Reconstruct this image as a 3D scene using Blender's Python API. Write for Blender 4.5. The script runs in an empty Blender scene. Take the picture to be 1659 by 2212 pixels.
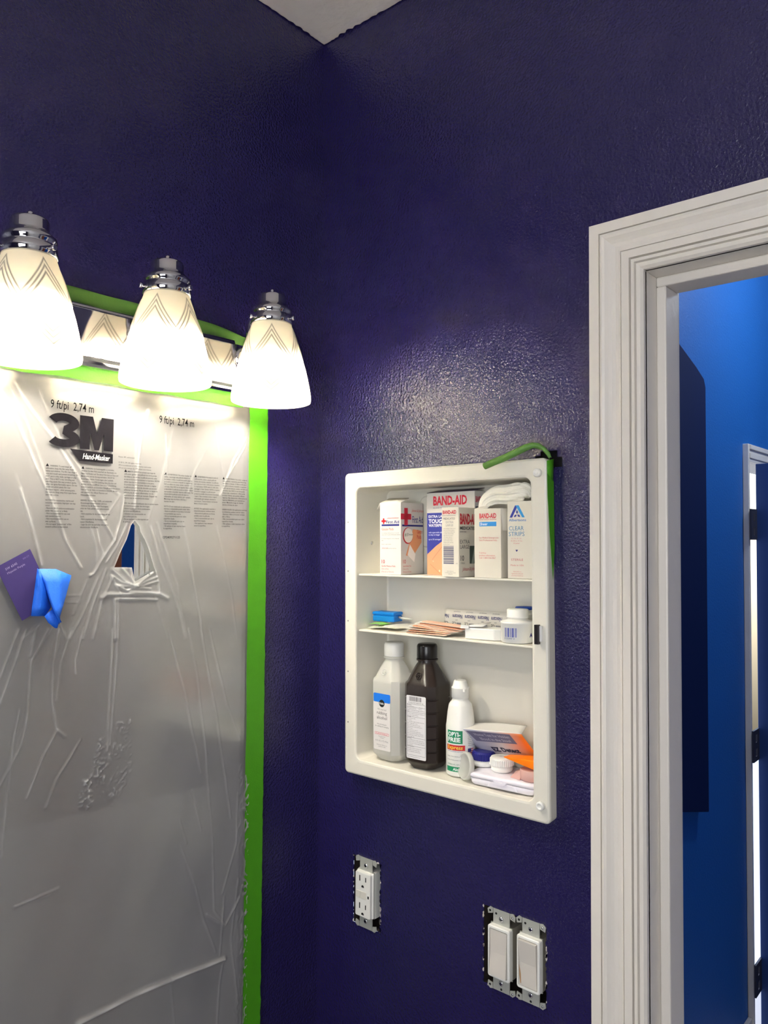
import bpy, bmesh, math, random
import numpy as np
from mathutils import Vector, Matrix, noise

random.seed(7)
rng = np.random.default_rng(7)
PI = math.pi
scene = bpy.context.scene
COL = scene.collection

# ------------------------------------------------------------------ camera
F_PX = 1680.0
YAW, PITCH, ROLL = math.radians(40.65), math.radians(1.9), math.radians(0.32)
CAM = np.array([-0.9, -0.91, 1.66])
_F = np.array([math.cos(PITCH)*math.cos(YAW), math.cos(PITCH)*math.sin(YAW), math.sin(PITCH)])
_r0 = np.array([math.sin(YAW), -math.cos(YAW), 0.0])
_u0 = np.cross(_r0, _F)
_R = _r0*math.cos(ROLL) + _u0*math.sin(ROLL)
_U = _u0*math.cos(ROLL) - _r0*math.sin(ROLL)
cam_data = bpy.data.cameras.new('camera')
cam_data.sensor_fit = 'VERTICAL'
cam_data.sensor_height = 36.0
cam_data.lens = F_PX/2212*36.0
cam_data.clip_start = 0.01
cam = bpy.data.objects.new('camera', cam_data)
COL.objects.link(cam)
cam.matrix_world = Matrix(((_R[0], _U[0], -_F[0], CAM[0]), (_R[1], _U[1], -_F[1], CAM[1]),
                           (_R[2], _U[2], -_F[2], CAM[2]), (0, 0, 0, 1)))
scene.camera = cam

# ------------------------------------------------------------------ world, exposure
world = bpy.data.worlds.new('world'); scene.world = world
world.use_nodes = True
wn = world.node_tree.nodes; wl = world.node_tree.links
sky = wn.new('ShaderNodeTexSky')
sky.sky_type = 'NISHITA'; sky.sun_disc = False; sky.sun_elevation = math.radians(50); sky.sun_rotation = math.radians(30)
wl.new(sky.outputs[0], wn['Background'].inputs[0])
wn['Background'].inputs[1].default_value = 0.6
scene.view_settings.view_transform = 'Standard'
scene.view_settings.look = 'None'
scene.view_settings.gamma = 1.0
scene.view_settings.exposure = 0.0
scene.view_settings.use_curve_mapping = False
scene.cycles.sample_clamp_indirect = 60.0

BULB = 300.0          # radiance of each vanity bulb
WINDOW_FILL = 7.0          # radiance of an added bathroom window pane, used as fill
HALL_FILL = 22.0      # watts of the unseen hall lamp added as fill

def ray(px, py):
    return _F + (px-829.5)/F_PX*_R - (py-1106)/F_PX*_U
def WR(px, py, x=0.0):                       # pixel -> point on a plane x = const (cabinet wall)
    q = ray(px, py); return CAM + q*((x-CAM[0])/q[0])
def WL(px, py, y=0.0):                       # pixel -> point on a plane y = const (mirror wall)
    q = ray(px, py); return CAM + q*((y-CAM[1])/q[1])

# ------------------------------------------------------------------ materials
MATS = {}
def srgb(c):
    return tuple((v/255/12.92 if v/255 <= 0.04045 else ((v/255+0.055)/1.055)**2.4) for v in c)
def mat(name, rgb, rough=0.5, metal=0.0, spec=0.5, bump=None, trans=0.0, emis=None, coat=0.0, var=None, sub=0.0):
    """rgb is sRGB 0-255; bump=(scale, distance); var=(scale, amount) colour mottling"""
    if name in MATS: return MATS[name]
    m = bpy.data.materials.new(name); m.use_nodes = True
    nt = m.node_tree; p = nt.nodes['Principled BSDF']
    c = srgb(rgb)
    p.inputs['Base Color'].default_value = (*c, 1)
    p.inputs['Roughness'].default_value = rough
    p.inputs['Metallic'].default_value = metal
    p.inputs['Specular IOR Level'].default_value = spec
    p.inputs['Transmission Weight'].default_value = trans
    p.inputs['Coat Weight'].default_value = coat
    if emis:
        p.inputs['Emission Color'].default_value = (*emis[0], 1); p.inputs['Emission Strength'].default_value = emis[1]
    if bump or var:
        tc = nt.nodes.new('ShaderNodeTexCoord')
    if bump:
        n = nt.nodes.new('ShaderNodeTexNoise'); n.inputs['Scale'].default_value = bump[0]; n.inputs['Detail'].default_value = 3
        n.inputs['Roughness'].default_value = 0.5
        nt.links.new(tc.outputs['Object'], n.inputs['Vector'])
        b = nt.nodes.new('ShaderNodeBump'); b.inputs['Distance'].default_value = bump[1]
        b.inputs['Strength'].default_value = 1.0
        nt.links.new(n.outputs[0], b.inputs['Height']); nt.links.new(b.outputs[0], p.inputs['Normal'])
    if var:
        n = nt.nodes.new('ShaderNodeTexNoise'); n.inputs['Scale'].default_value = var[0]; n.inputs['Detail'].default_value = 4
        nt.links.new(tc.outputs['Object'], n.inputs['Vector'])
        mr = nt.nodes.new('ShaderNodeMapRange'); mr.inputs[3].default_value = 1-var[1]; mr.inputs[4].default_value = 1+var[1]
        mx = nt.nodes.new('ShaderNodeMix'); mx.data_type = 'RGBA'; mx.blend_type = 'MULTIPLY'; mx.inputs[0].default_value = 1
        mx.inputs[6].default_value = (*c, 1)
        nt.links.new(n.outputs[0], mr.inputs[0]); nt.links.new(mr.outputs[0], mx.inputs[7]); nt.links.new(mx.outputs[2], p.inputs['Base Color'])
    MATS[name] = m
    return m

PURPLE = mat('purple_paint', (28, 21, 74), 0.27, spec=0.8, bump=(270, 0.0013), var=(3, 0.06))
BLUE_PAINT = mat('blue_paint', (28, 98, 176), 0.55, spec=0.3, bump=(150, 0.0012), var=(2, 0.05))
CEIL = mat('ceiling_paint', (240, 233, 228), 0.8, bump=(60, 0.002))
TRIM = mat('white_trim_paint', (226, 220, 212), 0.38, bump=(45, 0.0006), var=(8, 0.03))
PLASTIC = mat('white_cabinet_plastic', (226, 222, 210), 0.38, bump=(30, 0.0002))
WHITEP = mat('white_plastic', (238, 237, 232), 0.35)
CHROME = mat('chrome', (205, 205, 210), 0.06, metal=1.0)
STEEL = mat('galvanised_steel', (190, 191, 184), 0.45, metal=0.35, bump=(400, 0.0003))
DARK = mat('dark_void', (12, 10, 14), 0.8)
BOXP = mat('electrical_box_plastic', (52, 44, 40), 0.6)
GREEN = mat('green_masking_tape', (70, 150, 8), 0.55, bump=(500, 0.0003), var=(60, 0.08))
GREEND = mat('green_tape_back', (92, 140, 60), 0.55, bump=(500, 0.0003))
BLUETAPE = mat('blue_painters_tape', (14, 100, 222), 0.6, bump=(700, 0.0004), var=(150, 0.08))
SWATCH = mat('purple_card', (68, 53, 116), 0.6)
CARD = mat('off_white_carton', (222, 216, 202), 0.5)
CARDW = mat('white_carton', (212, 209, 205), 0.4)
KRAFT = mat('carton_inside', (176, 150, 118), 0.8)
GAUZE = mat('gauze', (244, 240, 228), 0.9, bump=(900, 0.0006))
BROWNB = mat('brown_bottle', (40, 30, 26), 0.3, spec=0.5)
BLACKP = mat('black_plastic', (26, 22, 22), 0.25)
NAVY = mat('dark_navy', (6, 28, 74), 0.8, spec=0.15)
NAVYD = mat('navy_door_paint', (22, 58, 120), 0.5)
WOOD = mat('brown_wood', (196, 112, 66), 0.5, var=(6, 0.2))
BOUNCE_WHITE = mat('bounce_white', (232, 230, 226), 0.3)
FLOOR = mat('floor_vinyl', (206, 198, 188), 0.5)
GREENLEAF = mat('green_foliage', (150, 200, 40), 0.7)
STUCCO = mat('pale_stucco', (240, 234, 224), 0.8)
INK = mat('black_ink', (26, 24, 26), 0.6)
MIRROR = mat('mirror_silver', (225, 228, 228), 0.01, metal=1.0)
GLASSCLEAR = mat('clear_plastic', (235, 238, 236), 0.12, trans=0.9)

def frosted(name, rgb, transp=0.25, transl=0.4, rough=0.3):
    m = bpy.data.materials.new(name); m.use_nodes = True; nt = m.node_tree; n = nt.nodes; l = nt.links
    p = n['Principled BSDF']; out = n['Material Output']
    p.inputs['Base Color'].default_value = (*srgb(rgb), 1); p.inputs['Roughness'].default_value = rough
    tl = n.new('ShaderNodeBsdfTranslucent'); tl.inputs[0].default_value = (*srgb(rgb), 1)
    tp = n.new('ShaderNodeBsdfTransparent'); tp.inputs[0].default_value = (0.95, 0.95, 0.95, 1)
    m1 = n.new('ShaderNodeMixShader'); m1.inputs[0].default_value = transl
    m2 = n.new('ShaderNodeMixShader'); m2.inputs[0].default_value = transp
    l.new(p.outputs[0], m1.inputs[1]); l.new(tl.outputs[0], m1.inputs[2])
    l.new(m1.outputs[0], m2.inputs[1]); l.new(tp.outputs[0], m2.inputs[2]); l.new(m2.outputs[0], out.inputs[0])
    MATS[name] = m
    return m
SHADE = frosted('frosted_opal_glass', (252, 248, 238), 0.0, 0.72, 0.28)
_nt = SHADE.node_tree; _ca = _nt.nodes.new('ShaderNodeAttribute'); _ca.attribute_name = 'cut'
_mr = _nt.nodes.new('ShaderNodeMapRange'); _mr.inputs[3].default_value = 0.66; _mr.inputs[4].default_value = 0.10
_nt.links.new(_ca.outputs['Fac'], _mr.inputs[0]); _nt.links.new(_mr.outputs[0], [n_ for n_ in _nt.nodes if n_.type == 'MIX_SHADER' and abs(n_.inputs[0].default_value-0.72) < 1e-3][0].inputs[0])
_mc = _nt.nodes.new('ShaderNodeMix'); _mc.data_type = 'RGBA'; _mc.inputs[6].default_value = (*srgb((252, 248, 238)), 1); _mc.inputs[7].default_value = (0.30, 0.28, 0.25, 1)
_nt.links.new(_ca.outputs['Fac'], _mc.inputs[0]); _nt.links.new(_mc.outputs[2], _nt.nodes['Principled BSDF'].inputs['Base Color']); _nt.links.new(_mc.outputs[2], [n_ for n_ in _nt.nodes if n_.type == 'BSDF_TRANSLUCENT'][0].inputs[0])
ALCB = frosted('translucent_bottle', (248, 247, 242), 0.25, 0.4, 0.3)
MILKY = frosted('milky_plastic', (236, 236, 230), 0.3, 0.35, 0.25)
PINKP = frosted('pink_plastic', (250, 206, 196), 0.12, 0.3, 0.25)
ORANGE = mat('orange_plastic', (255, 132, 10), 0.35)
BLUECLEAR = frosted('blue_plastic', (20, 150, 235), 0.12, 0.4, 0.2)
CLEARFILM = frosted('clear_wrap', (240, 238, 230), 0.6, 0.2, 0.15)

def film_material():
    m = bpy.data.materials.new('masking_film'); m.use_nodes = True; nt = m.node_tree; n = nt.nodes; l = nt.links
    p = n['Principled BSDF']; out = n['Material Output']
    p.inputs['Base Color'].default_value = (0.27, 0.265, 0.26, 1); p.inputs['Roughness'].default_value = 0.24
    p.inputs['Specular IOR Level'].default_value = 0.6
    tl = n.new('ShaderNodeBsdfTranslucent'); tl.inputs[0].default_value = (0.42, 0.415, 0.41, 1)
    tp = n.new('ShaderNodeBsdfTransparent'); tp.inputs[0].default_value = (0.93, 0.93, 0.93, 1)
    at = n.new('ShaderNodeAttribute'); at.attribute_name = 'crease'
    m1 = n.new('ShaderNodeMixShader'); m1.inputs[0].default_value = 0.35
    m2 = n.new('ShaderNodeMixShader')
    mr = n.new('ShaderNodeMapRange'); mr.inputs[3].default_value = 0.50; mr.inputs[4].default_value = 0.06
    tc = n.new('ShaderNodeTexCoord'); mp = n.new('ShaderNodeMapping'); mp.inputs['Scale'].default_value = (18, 1, 120)
    nz = n.new('ShaderNodeTexNoise'); nz.inputs['Scale'].default_value = 1.0; nz.inputs['Detail'].default_value = 4
    b = n.new('ShaderNodeBump'); b.inputs['Distance'].default_value = 0.0005; b.inputs['Strength'].default_value = 0.5
    l.new(tc.outputs['Object'], mp.inputs[0]); l.new(mp.outputs[0], nz.inputs['Vector'])
    l.new(nz.outputs[0], b.inputs['Height']); l.new(b.outputs[0], p.inputs['Normal'])
    cm = n.new('ShaderNodeMix'); cm.data_type = 'RGBA'; cm.inputs[6].default_value = (0.41, 0.40, 0.395, 1); cm.inputs[7].default_value = (0.95, 0.95, 0.95, 1)
    l.new(at.outputs['Fac'], cm.inputs[0]); l.new(cm.outputs[2], p.inputs['Base Color'])
    l.new(at.outputs['Fac'], mr.inputs[0]); l.new(mr.outputs[0], m2.inputs[0])
    l.new(p.outputs[0], m1.inputs[1]); l.new(tl.outputs[0], m1.inputs[2])
    rf = n.new('ShaderNodeBsdfRefraction'); rf.inputs['Color'].default_value = (0.95, 0.95, 0.95, 1); rf.inputs['Roughness'].default_value = 0.5; rf.inputs['IOR'].default_value = 1.12
    m3 = n.new('ShaderNodeMixShader'); m3.inputs[0].default_value = 0.75; l.new(tp.outputs[0], m3.inputs[1]); l.new(rf.outputs[0], m3.inputs[2])
    l.new(m1.outputs[0], m2.inputs[1]); l.new(m3.outputs[0], m2.inputs[2]); l.new(m2.outputs[0], out.inputs[0])
    return m
FILM = film_material()
BULBM = mat('lit_bulb', (255, 255, 255), 0.5, emis=((1.0, 0.93, 0.80), BULB))
FILL_PANE = mat('fill_window_pane', (240, 240, 240), 0.5, emis=((0.93, 0.96, 1.0), WINDOW_FILL))
_ink = {}
def ink(rgb, rough=0.5):
    k = tuple(rgb)
    if k not in _ink: _ink[k] = mat('ink_%d_%d_%d' % k, k, rough)
    return _ink[k]

# ------------------------------------------------------------------ mesh helpers
class MB:
    def __init__(s): s.v = []; s.f = []; s.mi = []; s.mats = []; s.sm = []
    def m(s, material):
        if material not in s.mats: s.mats.append(material)
        return s.mats.index(material)
    def add(s, verts, faces, material=None, smooth=False):
        o = len(s.v); s.v.extend([tuple(map(float, v)) for v in verts]); k = s.m(material) if material else 0
        for f in faces: s.f.append(tuple(i+o for i in f)); s.mi.append(k); s.sm.append(smooth)
        return s
    def box(s, a, b, material=None, M=None):
        x0, y0, z0 = a; x1, y1, z1 = b
        v = [(x0,y0,z0),(x1,y0,z0),(x1,y1,z0),(x0,y1,z0),(x0,y0,z1),(x1,y0,z1),(x1,y1,z1),(x0,y1,z1)]
        if M is not None: v = [M @ Vector(p) for p in v]
        return s.add(v, [(0,3,2,1),(4,5,6,7),(0,1,5,4),(1,2,6,5),(2,3,7,6),(3,0,4,7)], material)
    def loft(s, loops, cap0=True, cap1=True, material=None, smooth=True):
        n = len(loops[0]); v = [p for L in loops for p in L]; f = []
        for i in range(len(loops)-1):
            for j in range(n):
                k = (j+1) % n
                f.append((i*n+j, i*n+k, (i+1)*n+k, (i+1)*n+j))
        s.add(v, f, material, smooth)
        o = len(s.v)-len(v); k = s.m(material) if material else 0
        if cap0: s.f.append(tuple(o+j for j in reversed(range(n)))); s.mi.append(k); s.sm.append(False)
        if cap1: s.f.append(tuple(o+(len(loops)-1)*n+j for j in range(n))); s.mi.append(k); s.sm.append(False)
        return s
    def lathe(s, prof, n=40, c=(0,0,0), material=None, smooth=True, cap0=True, cap1=True, M=None):
        loops = []
        for r, z in prof:
            L = [Vector((c[0]+r*math.cos(2*PI*j/n), c[1]+r*math.sin(2*PI*j/n), c[2]+z)) for j in range(n)]
            if M is not None: L = [M @ p for p in L]
            loops.append(L)
        return s.loft(loops, cap0, cap1, material, smooth)
    def tube(s, path, r, n=14, material=None, smooth=True):
        P = [Vector(p) for p in path]; loops = []
        rad = r if isinstance(r, (list, tuple)) else [r]*len(P)
        up = Vector((1, 0, 0))
        for i, p in enumerate(P):
            t = (P[min(i+1, len(P)-1)]-P[max(i-1, 0)]).normalized()
            a = up - t*up.dot(t)
            if a.length < 1e-3: a = Vector((0, 0, 1)) - t*t.z
            a.normalize(); b = t.cross(a); up = a
            loops.append([p + (a*math.cos(2*PI*j/n)+b*math.sin(2*PI*j/n))*rad[i] for j in range(n)])
        return s.loft(loops, True, True, material, smooth)
    def sheet(s, A, B, material=None, smooth=True):     # surface between rows of point lists
        rows = [A, B] if B is not None else A
        n = len(rows[0]); v = [p for r in rows for p in r]
        f = [(i*n+j, i*n+j+1, (i+1)*n+j+1, (i+1)*n+j) for i in range(len(rows)-1) for j in range(n-1)]
        return s.add(v, f, material, smooth)
    def prism(s, pts, N, t, material=None):             # planar polygon pushed by t along N
        P = [Vector(p) for p in pts]; N = Vector(N); n = len(P)
        v = P + [p+N*t for p in P]
        f = [tuple(range(n)), tuple(reversed(range(n, 2*n)))] + [(i, i+n, (i+1) % n + n, (i+1) % n) for i in range(n)]
        return s.add(v, f, material)
    def mesh(s, name, material=None):
        me = bpy.data.meshes.new(name); me.from_pydata(s.v, [], s.f)
        ms = s.mats or [material]
        for m_ in ms: me.materials.append(m_)
        me.polygons.foreach_set('material_index', s.mi); me.polygons.foreach_set('use_smooth', s.sm)
        me.update()
        return me
def obj(name, mb, material=None, parent=None, bevel=0.0, solid=0.0, subsurf=0, recalc=True):
    me = mb.mesh(name, material)
    if recalc:
        bm = bmesh.new(); bm.from_mesh(me); bmesh.ops.recalc_face_normals(bm, faces=bm.faces); bm.to_mesh(me); bm.free()
    o = bpy.data.objects.new(name, me); COL.objects.link(o)
    if parent is not None: o.parent = parent
    if solid: md = o.modifiers.new('solid', 'SOLIDIFY'); md.thickness = solid; md.offset = 0
    if subsurf: md = o.modifiers.new('sub', 'SUBSURF'); md.levels = subsurf; md.render_levels = subsurf
    if bevel:
        md = o.modifiers.new('bevel', 'BEVEL'); md.width = bevel; md.segments = 2; md.limit_method = 'ANGLE'; md.angle_limit = math.radians(40)
    return o
def tag(o, label, cat, group=None):
    o['label'] = label; o['category'] = cat
    if group: o['group'] = group
    return o
def struct(o): o['kind'] = 'structure'; return o
def thing(name, label, cat, M=None, group=None):
    o = bpy.data.objects.new(name, None); COL.objects.link(o); o.empty_display_size = 0.02
    if M is not None: o.matrix_basis = M
    return tag(o, label, cat, group)
def rrect(x0, z0, x1, z1, r, k=8):
    pts = []
    for cx, cz, a0 in ((x1-r, z1-r, 0), (x0+r, z1-r, 90), (x0+r, z0+r, 180), (x1-r, z0+r, 270)):
        for i in range(k+1):
            a = math.radians(a0+90*i/k); pts.append((cx+r*math.cos(a), cz+r*math.sin(a)))
    return pts

# ------------------------------------------------------------------ print (flat lettering as thin meshes)
_tc = {}
def text_geo(s, bold=0.0):
    if (s, bold) in _tc: return _tc[(s, bold)]
    cu = bpy.data.curves.new('t', 'FONT'); cu.body = s; cu.size = 1; cu.resolution_u = 2; cu.fill_mode = 'FRONT'; cu.offset = bold
    o = bpy.data.objects.new('t', cu)
    me = bpy.data.meshes.new_from_object(o)
    v = np.empty(len(me.vertices)*3); me.vertices.foreach_get('co', v); v = v.reshape(-1, 3)[:, :2].copy()
    f = [tuple(p.vertices) for p in me.polygons]
    bpy.data.objects.remove(o); bpy.data.curves.remove(cu); bpy.data.meshes.remove(me)
    _tc[(s, bold)] = (v, f)
    return v, f
_capv = text_geo('H')[0]; CAP = _capv[:, 1].max()-_capv[:, 1].min()
class Print:
    """mapf(u, v, off) -> Nx3; u to the right, v up, off = height above the surface"""
    def __init__(s, mapf): s.mapf = mapf; s.mb = MB()
    def _add(s, uv, faces, col, layer):
        P = s.mapf(np.asarray(uv)[:, 0], np.asarray(uv)[:, 1], 0.00012*(layer+1))
        s.mb.add(P, faces, col if not isinstance(col, tuple) else ink(col))
    def rect(s, x0, y0, x1, y1, col, layer=0, nu=1):
        xs = np.linspace(x0, x1, nu+1); uv = [(x, y0) for x in xs]+[(x, y1) for x in xs]
        s._add(uv, [(i, i+1, nu+2+i, nu+1+i) for i in range(nu)], col, layer)
    def poly(s, pts, col, layer=0): s._add(pts, [tuple(range(len(pts)))], col, layer)
    def disc(s, x, y, r, col, layer=0, n=24, ry=None):
        s.poly([(x+r*math.cos(2*PI*i/n), y+(ry or r)*math.sin(2*PI*i/n)) for i in range(n)], col, layer)
    def text(s, t, x, y, h, col, w=None, align='l', layer=1, bold=0.0, slant=0.0):
        v, f = text_geo(t, bold); 
        if not len(v): return
        v = v/CAP*h
        x0, x1 = v[:, 0].min(), v[:, 0].max(); v = v-np.array([x0, 0]); W = x1-x0
        if w: v = v*np.array([w/W, 1]); W = w
        if slant: v[:, 0] += slant*v[:, 1]
        off = {'l': 0, 'c': -W/2, 'r': -W}[align]
        s._add(v+np.array([x+off, y]), f, col, layer)
    def lines(s, rows, x, y, h, dy, col, w=None, align='l', layer=1, bold=0.0):
        for i, t in enumerate(rows): 
            if t: s.text(t, x, y-i*dy, h, col, w if (w and i < len(rows)-1) else None, align, layer, bold)
    def barcode(s, x0, y0, x1, y1, col, layer=1, vertical=True, n=30):
        r = random.Random(int(abs(x0*1e5))+n); p = 0.0
        while p < 1:
            a = r.choice((.012, .012, .025, .035)); g = r.choice((.015, .02, .035))
            if p+a > 1: break
            if vertical: s.rect(x0+(x1-x0)*p, y0, x0+(x1-x0)*(p+a), y1, col, layer)
            else: s.rect(x0, y0+(y1-y0)*p, x1, y0+(y1-y0)*(p+a), col, layer)
            p += a+g
    def build(s, name='printed_label', parent=None): return obj(name, s.mb, None, parent, recalc=False)
def planar(O, U, V):
    O = np.array(O, float); U = np.array(U, float); V = np.array(V, float); N = np.cross(U, V)
    return lambda u, v, off: O + np.outer(u, U) + np.outer(v, V) + N*off
def cylmap(r, az0, z0=0.0, rz=None, c=(0, 0)):
    """wraps around a vertical cylinder; az measured from -Y towards +X, u = arc length"""
    def f(u, v, off):
        R = (r if rz is None else np.interp(v, rz[0], rz[1]))+off+0.0001
        a = az0+np.asarray(u)/r
        return np.stack([c[0]+R*np.sin(a), c[1]-R*np.cos(a), z0+np.asarray(v)], 1)
    return f

# ------------------------------------------------------------------ the bathroom shell
CZ = 2.4835
WT = 0.105
XW, YB = -1.95, -2.3
D0, D1, DZ = -0.548, -1.33, 1.980          # doorway in the cabinet wall
CABC, CABZ = -0.2532, 1.301                # cabinet centre and bottom on the wall
def wall_cells(axis_pos, ys, zs, holes, mk):
    mb = MB()
    for i in range(len(ys)-1):
        for j in range(len(zs)-1):
            cy, cz = (ys[i]+ys[i+1])/2, (zs[j]+zs[j+1])/2
            if any(a < cy < b and c < cz < d for a, b, c, d in holes): continue
            mb.add([mk(ys[i], zs[j]), mk(ys[i+1], zs[j]), mk(ys[i+1], zs[j+1]), mk(ys[i], zs[j+1])], [(0, 1, 2, 3)])
    return mb
def wall_with_holes(x, y0, y1, z1, holes, mk=None):
    ys = sorted({y0, y1, *[h[0] for h in holes], *[h[1] for h in holes]}); zs = sorted({0, z1, *[h[2] for h in holes], *[h[3] for h in holes]})
    ys = [y for y in ys if y0 <= y <= y1]; zs = [z for z in zs if 0 <= z <= z1]
    return wall_cells(x, ys, zs, holes, mk or (lambda a, b: (x, a, b)))
OUT_H = (-0.1345, -0.0795, 1.067, 1.169)
SW_H = (-0.4135, -0.3185, 1.063, 1.166)
CAB_H = (CABC-0.158, CABC+0.158, CABZ+0.018, CABZ+0.443)
holes = [(D1, D0-0.0, 0.0, DZ), OUT_H, SW_H, CAB_H, (-0.437, -0.424, 1.752, 1.765), (-0.430, -0.406, 1.759, 1.7735), (-0.409, -0.398, 1.757, 1.768)]
wall_right = struct(obj('wall_right', wall_with_holes(0.0, YB, 0.0, CZ, holes), PURPLE, recalc=False))
wall_left = struct(obj('wall_left', MB().add([(XW, 0, 0), (0, 0, 0), (0, 0, CZ), (XW, 0, CZ)], [(0, 1, 2, 3)]), PURPLE, recalc=False))
wz0, wz1, wy0, wy1 = 1.15, 2.15, -1.75, -0.75
struct(obj('wall_back', MB().add([(XW, YB, 0), (0, YB, 0), (0, YB, CZ), (XW, YB, CZ)], [(3, 2, 1, 0)]), BOUNCE_WHITE, recalc=False))  # unseen back wall, made white to bounce light onto the ceiling
struct(obj('wall_fill_window', wall_with_holes(XW, YB, 0, CZ, [(wy0, wy1, wz0, wz1)]), PURPLE, recalc=False))
struct(obj('ceiling', MB().add([(XW, YB, CZ), (0, YB, CZ), (0, 0, CZ), (XW, 0, CZ)], [(0, 1, 2, 3)]), CEIL, recalc=False))
struct(obj('floor', MB().add([(XW, YB, 0), (0, YB, 0), (0, 0, 0), (XW, 0, 0)], [(0, 1, 2, 3)]), FLOOR, recalc=False))
# ragged ceiling paint line along both walls
def ragged_line(name, fn, n, L, amp, parent):
    mb = MB(); top = []; bot = []
    for i in range(n+1):
        s_ = L*i/n; top.append(fn(s_, 0.0)); bot.append(fn(s_, 0.0015+amp*abs(noise.noise((s_*60, 3.1, len(name))))*1.6))
    mb.sheet(top, bot); return obj(name, mb, PURPLE, parent, recalc=False)
ragged_line('paint_edge', lambda s_, w: (-w, -s_, CZ-0.0006), 300, 0.9, 0.004, wall_right)
ragged_line('paint_edge', lambda s_, w: (-s_, -w, CZ-0.0008), 300, 0.9, 0.0025, wall_left)
win = struct(obj('fill_window_1', MB().box((XW-0.05, wy0, wz0), (XW-0.045, wy1, wz1)), FILL_PANE))  # unseen window, added as a glowing fill for the bathroom
fr = MB()
for a, b in (((XW-0.06, wy0-0.06, wz0-0.06), (XW+0.015, wy0, wz1+0.06)), ((XW-0.06, wy1, wz0-0.06), (XW+0.015, wy1+0.06, wz1+0.06)),
             ((XW-0.06, wy0, wz0-0.06), (XW+0.02, wy1, wz0)), ((XW-0.06, wy0, wz1), (XW+0.015, wy1, wz1+0.06)), ((XW-0.045, wy0, 1.63), (XW-0.01, wy1, 1.66))):
    fr.box(a, b)
obj('fill_window_frame', fr, TRIM, win)

# door casing, jamb and stops
CW = 0.0655
prof = [(0, 0), (0, 0.0165), (0.0125, 0.0165), (0.0130, 0.0100), (0.0145, 0.0100), (0.0150, 0.0185), (0.0175, 0.0190), (0.0205, 0.0178), (0.0240, 0.0148), (0.0275, 0.0125), (0.0320, 0.0116), (0.0360, 0.0118), (0.0385, 0.0124),
        (0.0390, 0.0090), (0.0402, 0.0090), (0.0407, 0.0150), (0.0500, 0.0150), (0.0505, 0.0095), (0.0520, 0.0095), (0.0522, 0.0140), (0.0560, 0.0140), (0.0568, 0.0095), (0.0582, 0.0095),
        (0.0585, 0.0125), (0.0625, 0.0118), (0.0655, 0.0085), (0.0655, 0)]
def casing(name, kind):
    loops = []
    for w, t in prof:
        if kind == 'l': A = (-t, D0+CW-w, 0.0); B = (-t, D0+CW-w, DZ+CW-w)
        if kind == 'h': A = (-t, D0+CW-w, DZ+CW-w); B = (-t, D1-CW+w, DZ+CW-w)
        if kind == 'r': A = (-t, D1-CW+w, 0.0); B = (-t, D1-CW+w, DZ+CW-w)
        loops.append((A, B))
    mb = MB(); mb.loft([[p[0] for p in loops], [p[1] for p in loops]], True, True, smooth=False)
    return struct(obj(name, mb, TRIM))
casing('trim_1', 'l'); casing('trim_2', 'h'); casing('trim_3', 'r')
jm = MB(); JT = 0.018
jm.box((-0.004, D0, 0), (WT+0.003, D0+JT, DZ)); jm.box((-0.004, D1-JT, 0), (WT+0.003, D1, DZ)); jm.box((-0.004, D1-JT, DZ), (WT+0.003, D0+JT, DZ+JT))
jamb = struct(obj('door_1', jm, TRIM, bevel=0.001))
st = MB(); st.box((0.030, D0-0.012, 0), (0.072, D0, DZ-0.012)); obj('door_stop', st, TRIM, jamb, bevel=0.002)
st = MB(); st.box((0.030, D1, 0), (0.072, D1+0.012, DZ-0.012)); obj('door_stop', st, TRIM, jamb, bevel=0.002)
st = MB(); st.box((0.030, D1, DZ-0.012), (0.072, D0, DZ)); obj('door_stop', st, TRIM, jamb, bevel=0.002)

# ------------------------------------------------------------------ blue room beyond the doorway
BY, BX, BYR, HZ = -0.12, 3.9, -1.95, 2.80
OX0, OX1, OZ = 1.899, 2.72, 1.925
bl = wall_with_holes(0, WT, BX, HZ, [(OX0, OX1, 0, OZ)], lambda a, b: (a, BY, b))
struct(obj('wall_hall_left', bl, BLUE_PAINT, recalc=False))
struct(obj('wall_hall_far', MB().add([(BX, BYR, 0), (BX, BY, 0), (BX, BY, HZ), (BX, BYR, HZ)], [(0, 1, 2, 3)]), BLUE_PAINT, recalc=False))
struct(obj('wall_hall_right', MB().add([(WT, BYR, 0), (BX, BYR, 0), (BX, BYR, HZ), (WT, BYR, HZ)], [(0, 1, 2, 3)]), BLUE_PAINT, recalc=False))
struct(obj('wall_hall_near', wall_with_holes(WT, BYR, BY, HZ, [(D1, D0, 0, DZ)]), BLUE_PAINT, recalc=False))
struct(obj('ceiling_hall', MB().add([(WT, BYR, HZ), (BX, BYR, HZ), (BX, BY, HZ), (WT, BY, HZ)], [(0, 1, 2, 3)]), CEIL, recalc=False))
struct(obj('floor_hall', MB().add([(0, BYR, -0.001), (BX, BYR, -0.001), (BX, BY+0.12, -0.001), (0, BY+0.12, -0.001)], [(0, 1, 2, 3)]), FLOOR, recalc=False))
struct(obj('baseboard_hall', MB().box((WT+0.02, BY-0.014, 0.0), (OX0-0.017, BY-0.0005, 0.085)), TRIM, bevel=0.002))
c2 = MB(); ct = 0.018
c2.box((OX0-0.016, BY-ct, 0), (OX0, BY, OZ+0.06)); c2.box((OX1, BY-ct, 0), (OX1+0.06, BY, OZ+0.06)); c2.box((OX0, BY-ct, OZ), (OX1, BY, OZ+0.06))
c2.box((OX0, BY-ct-0.006, OZ+0.042), (OX1, BY-ct, OZ+0.057)); c2.box((OX0, BY-ct-0.004, OZ+0.012), (OX1, BY-ct, OZ+0.030))
struct(obj('trim_4', c2, TRIM, bevel=0.001))
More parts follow.
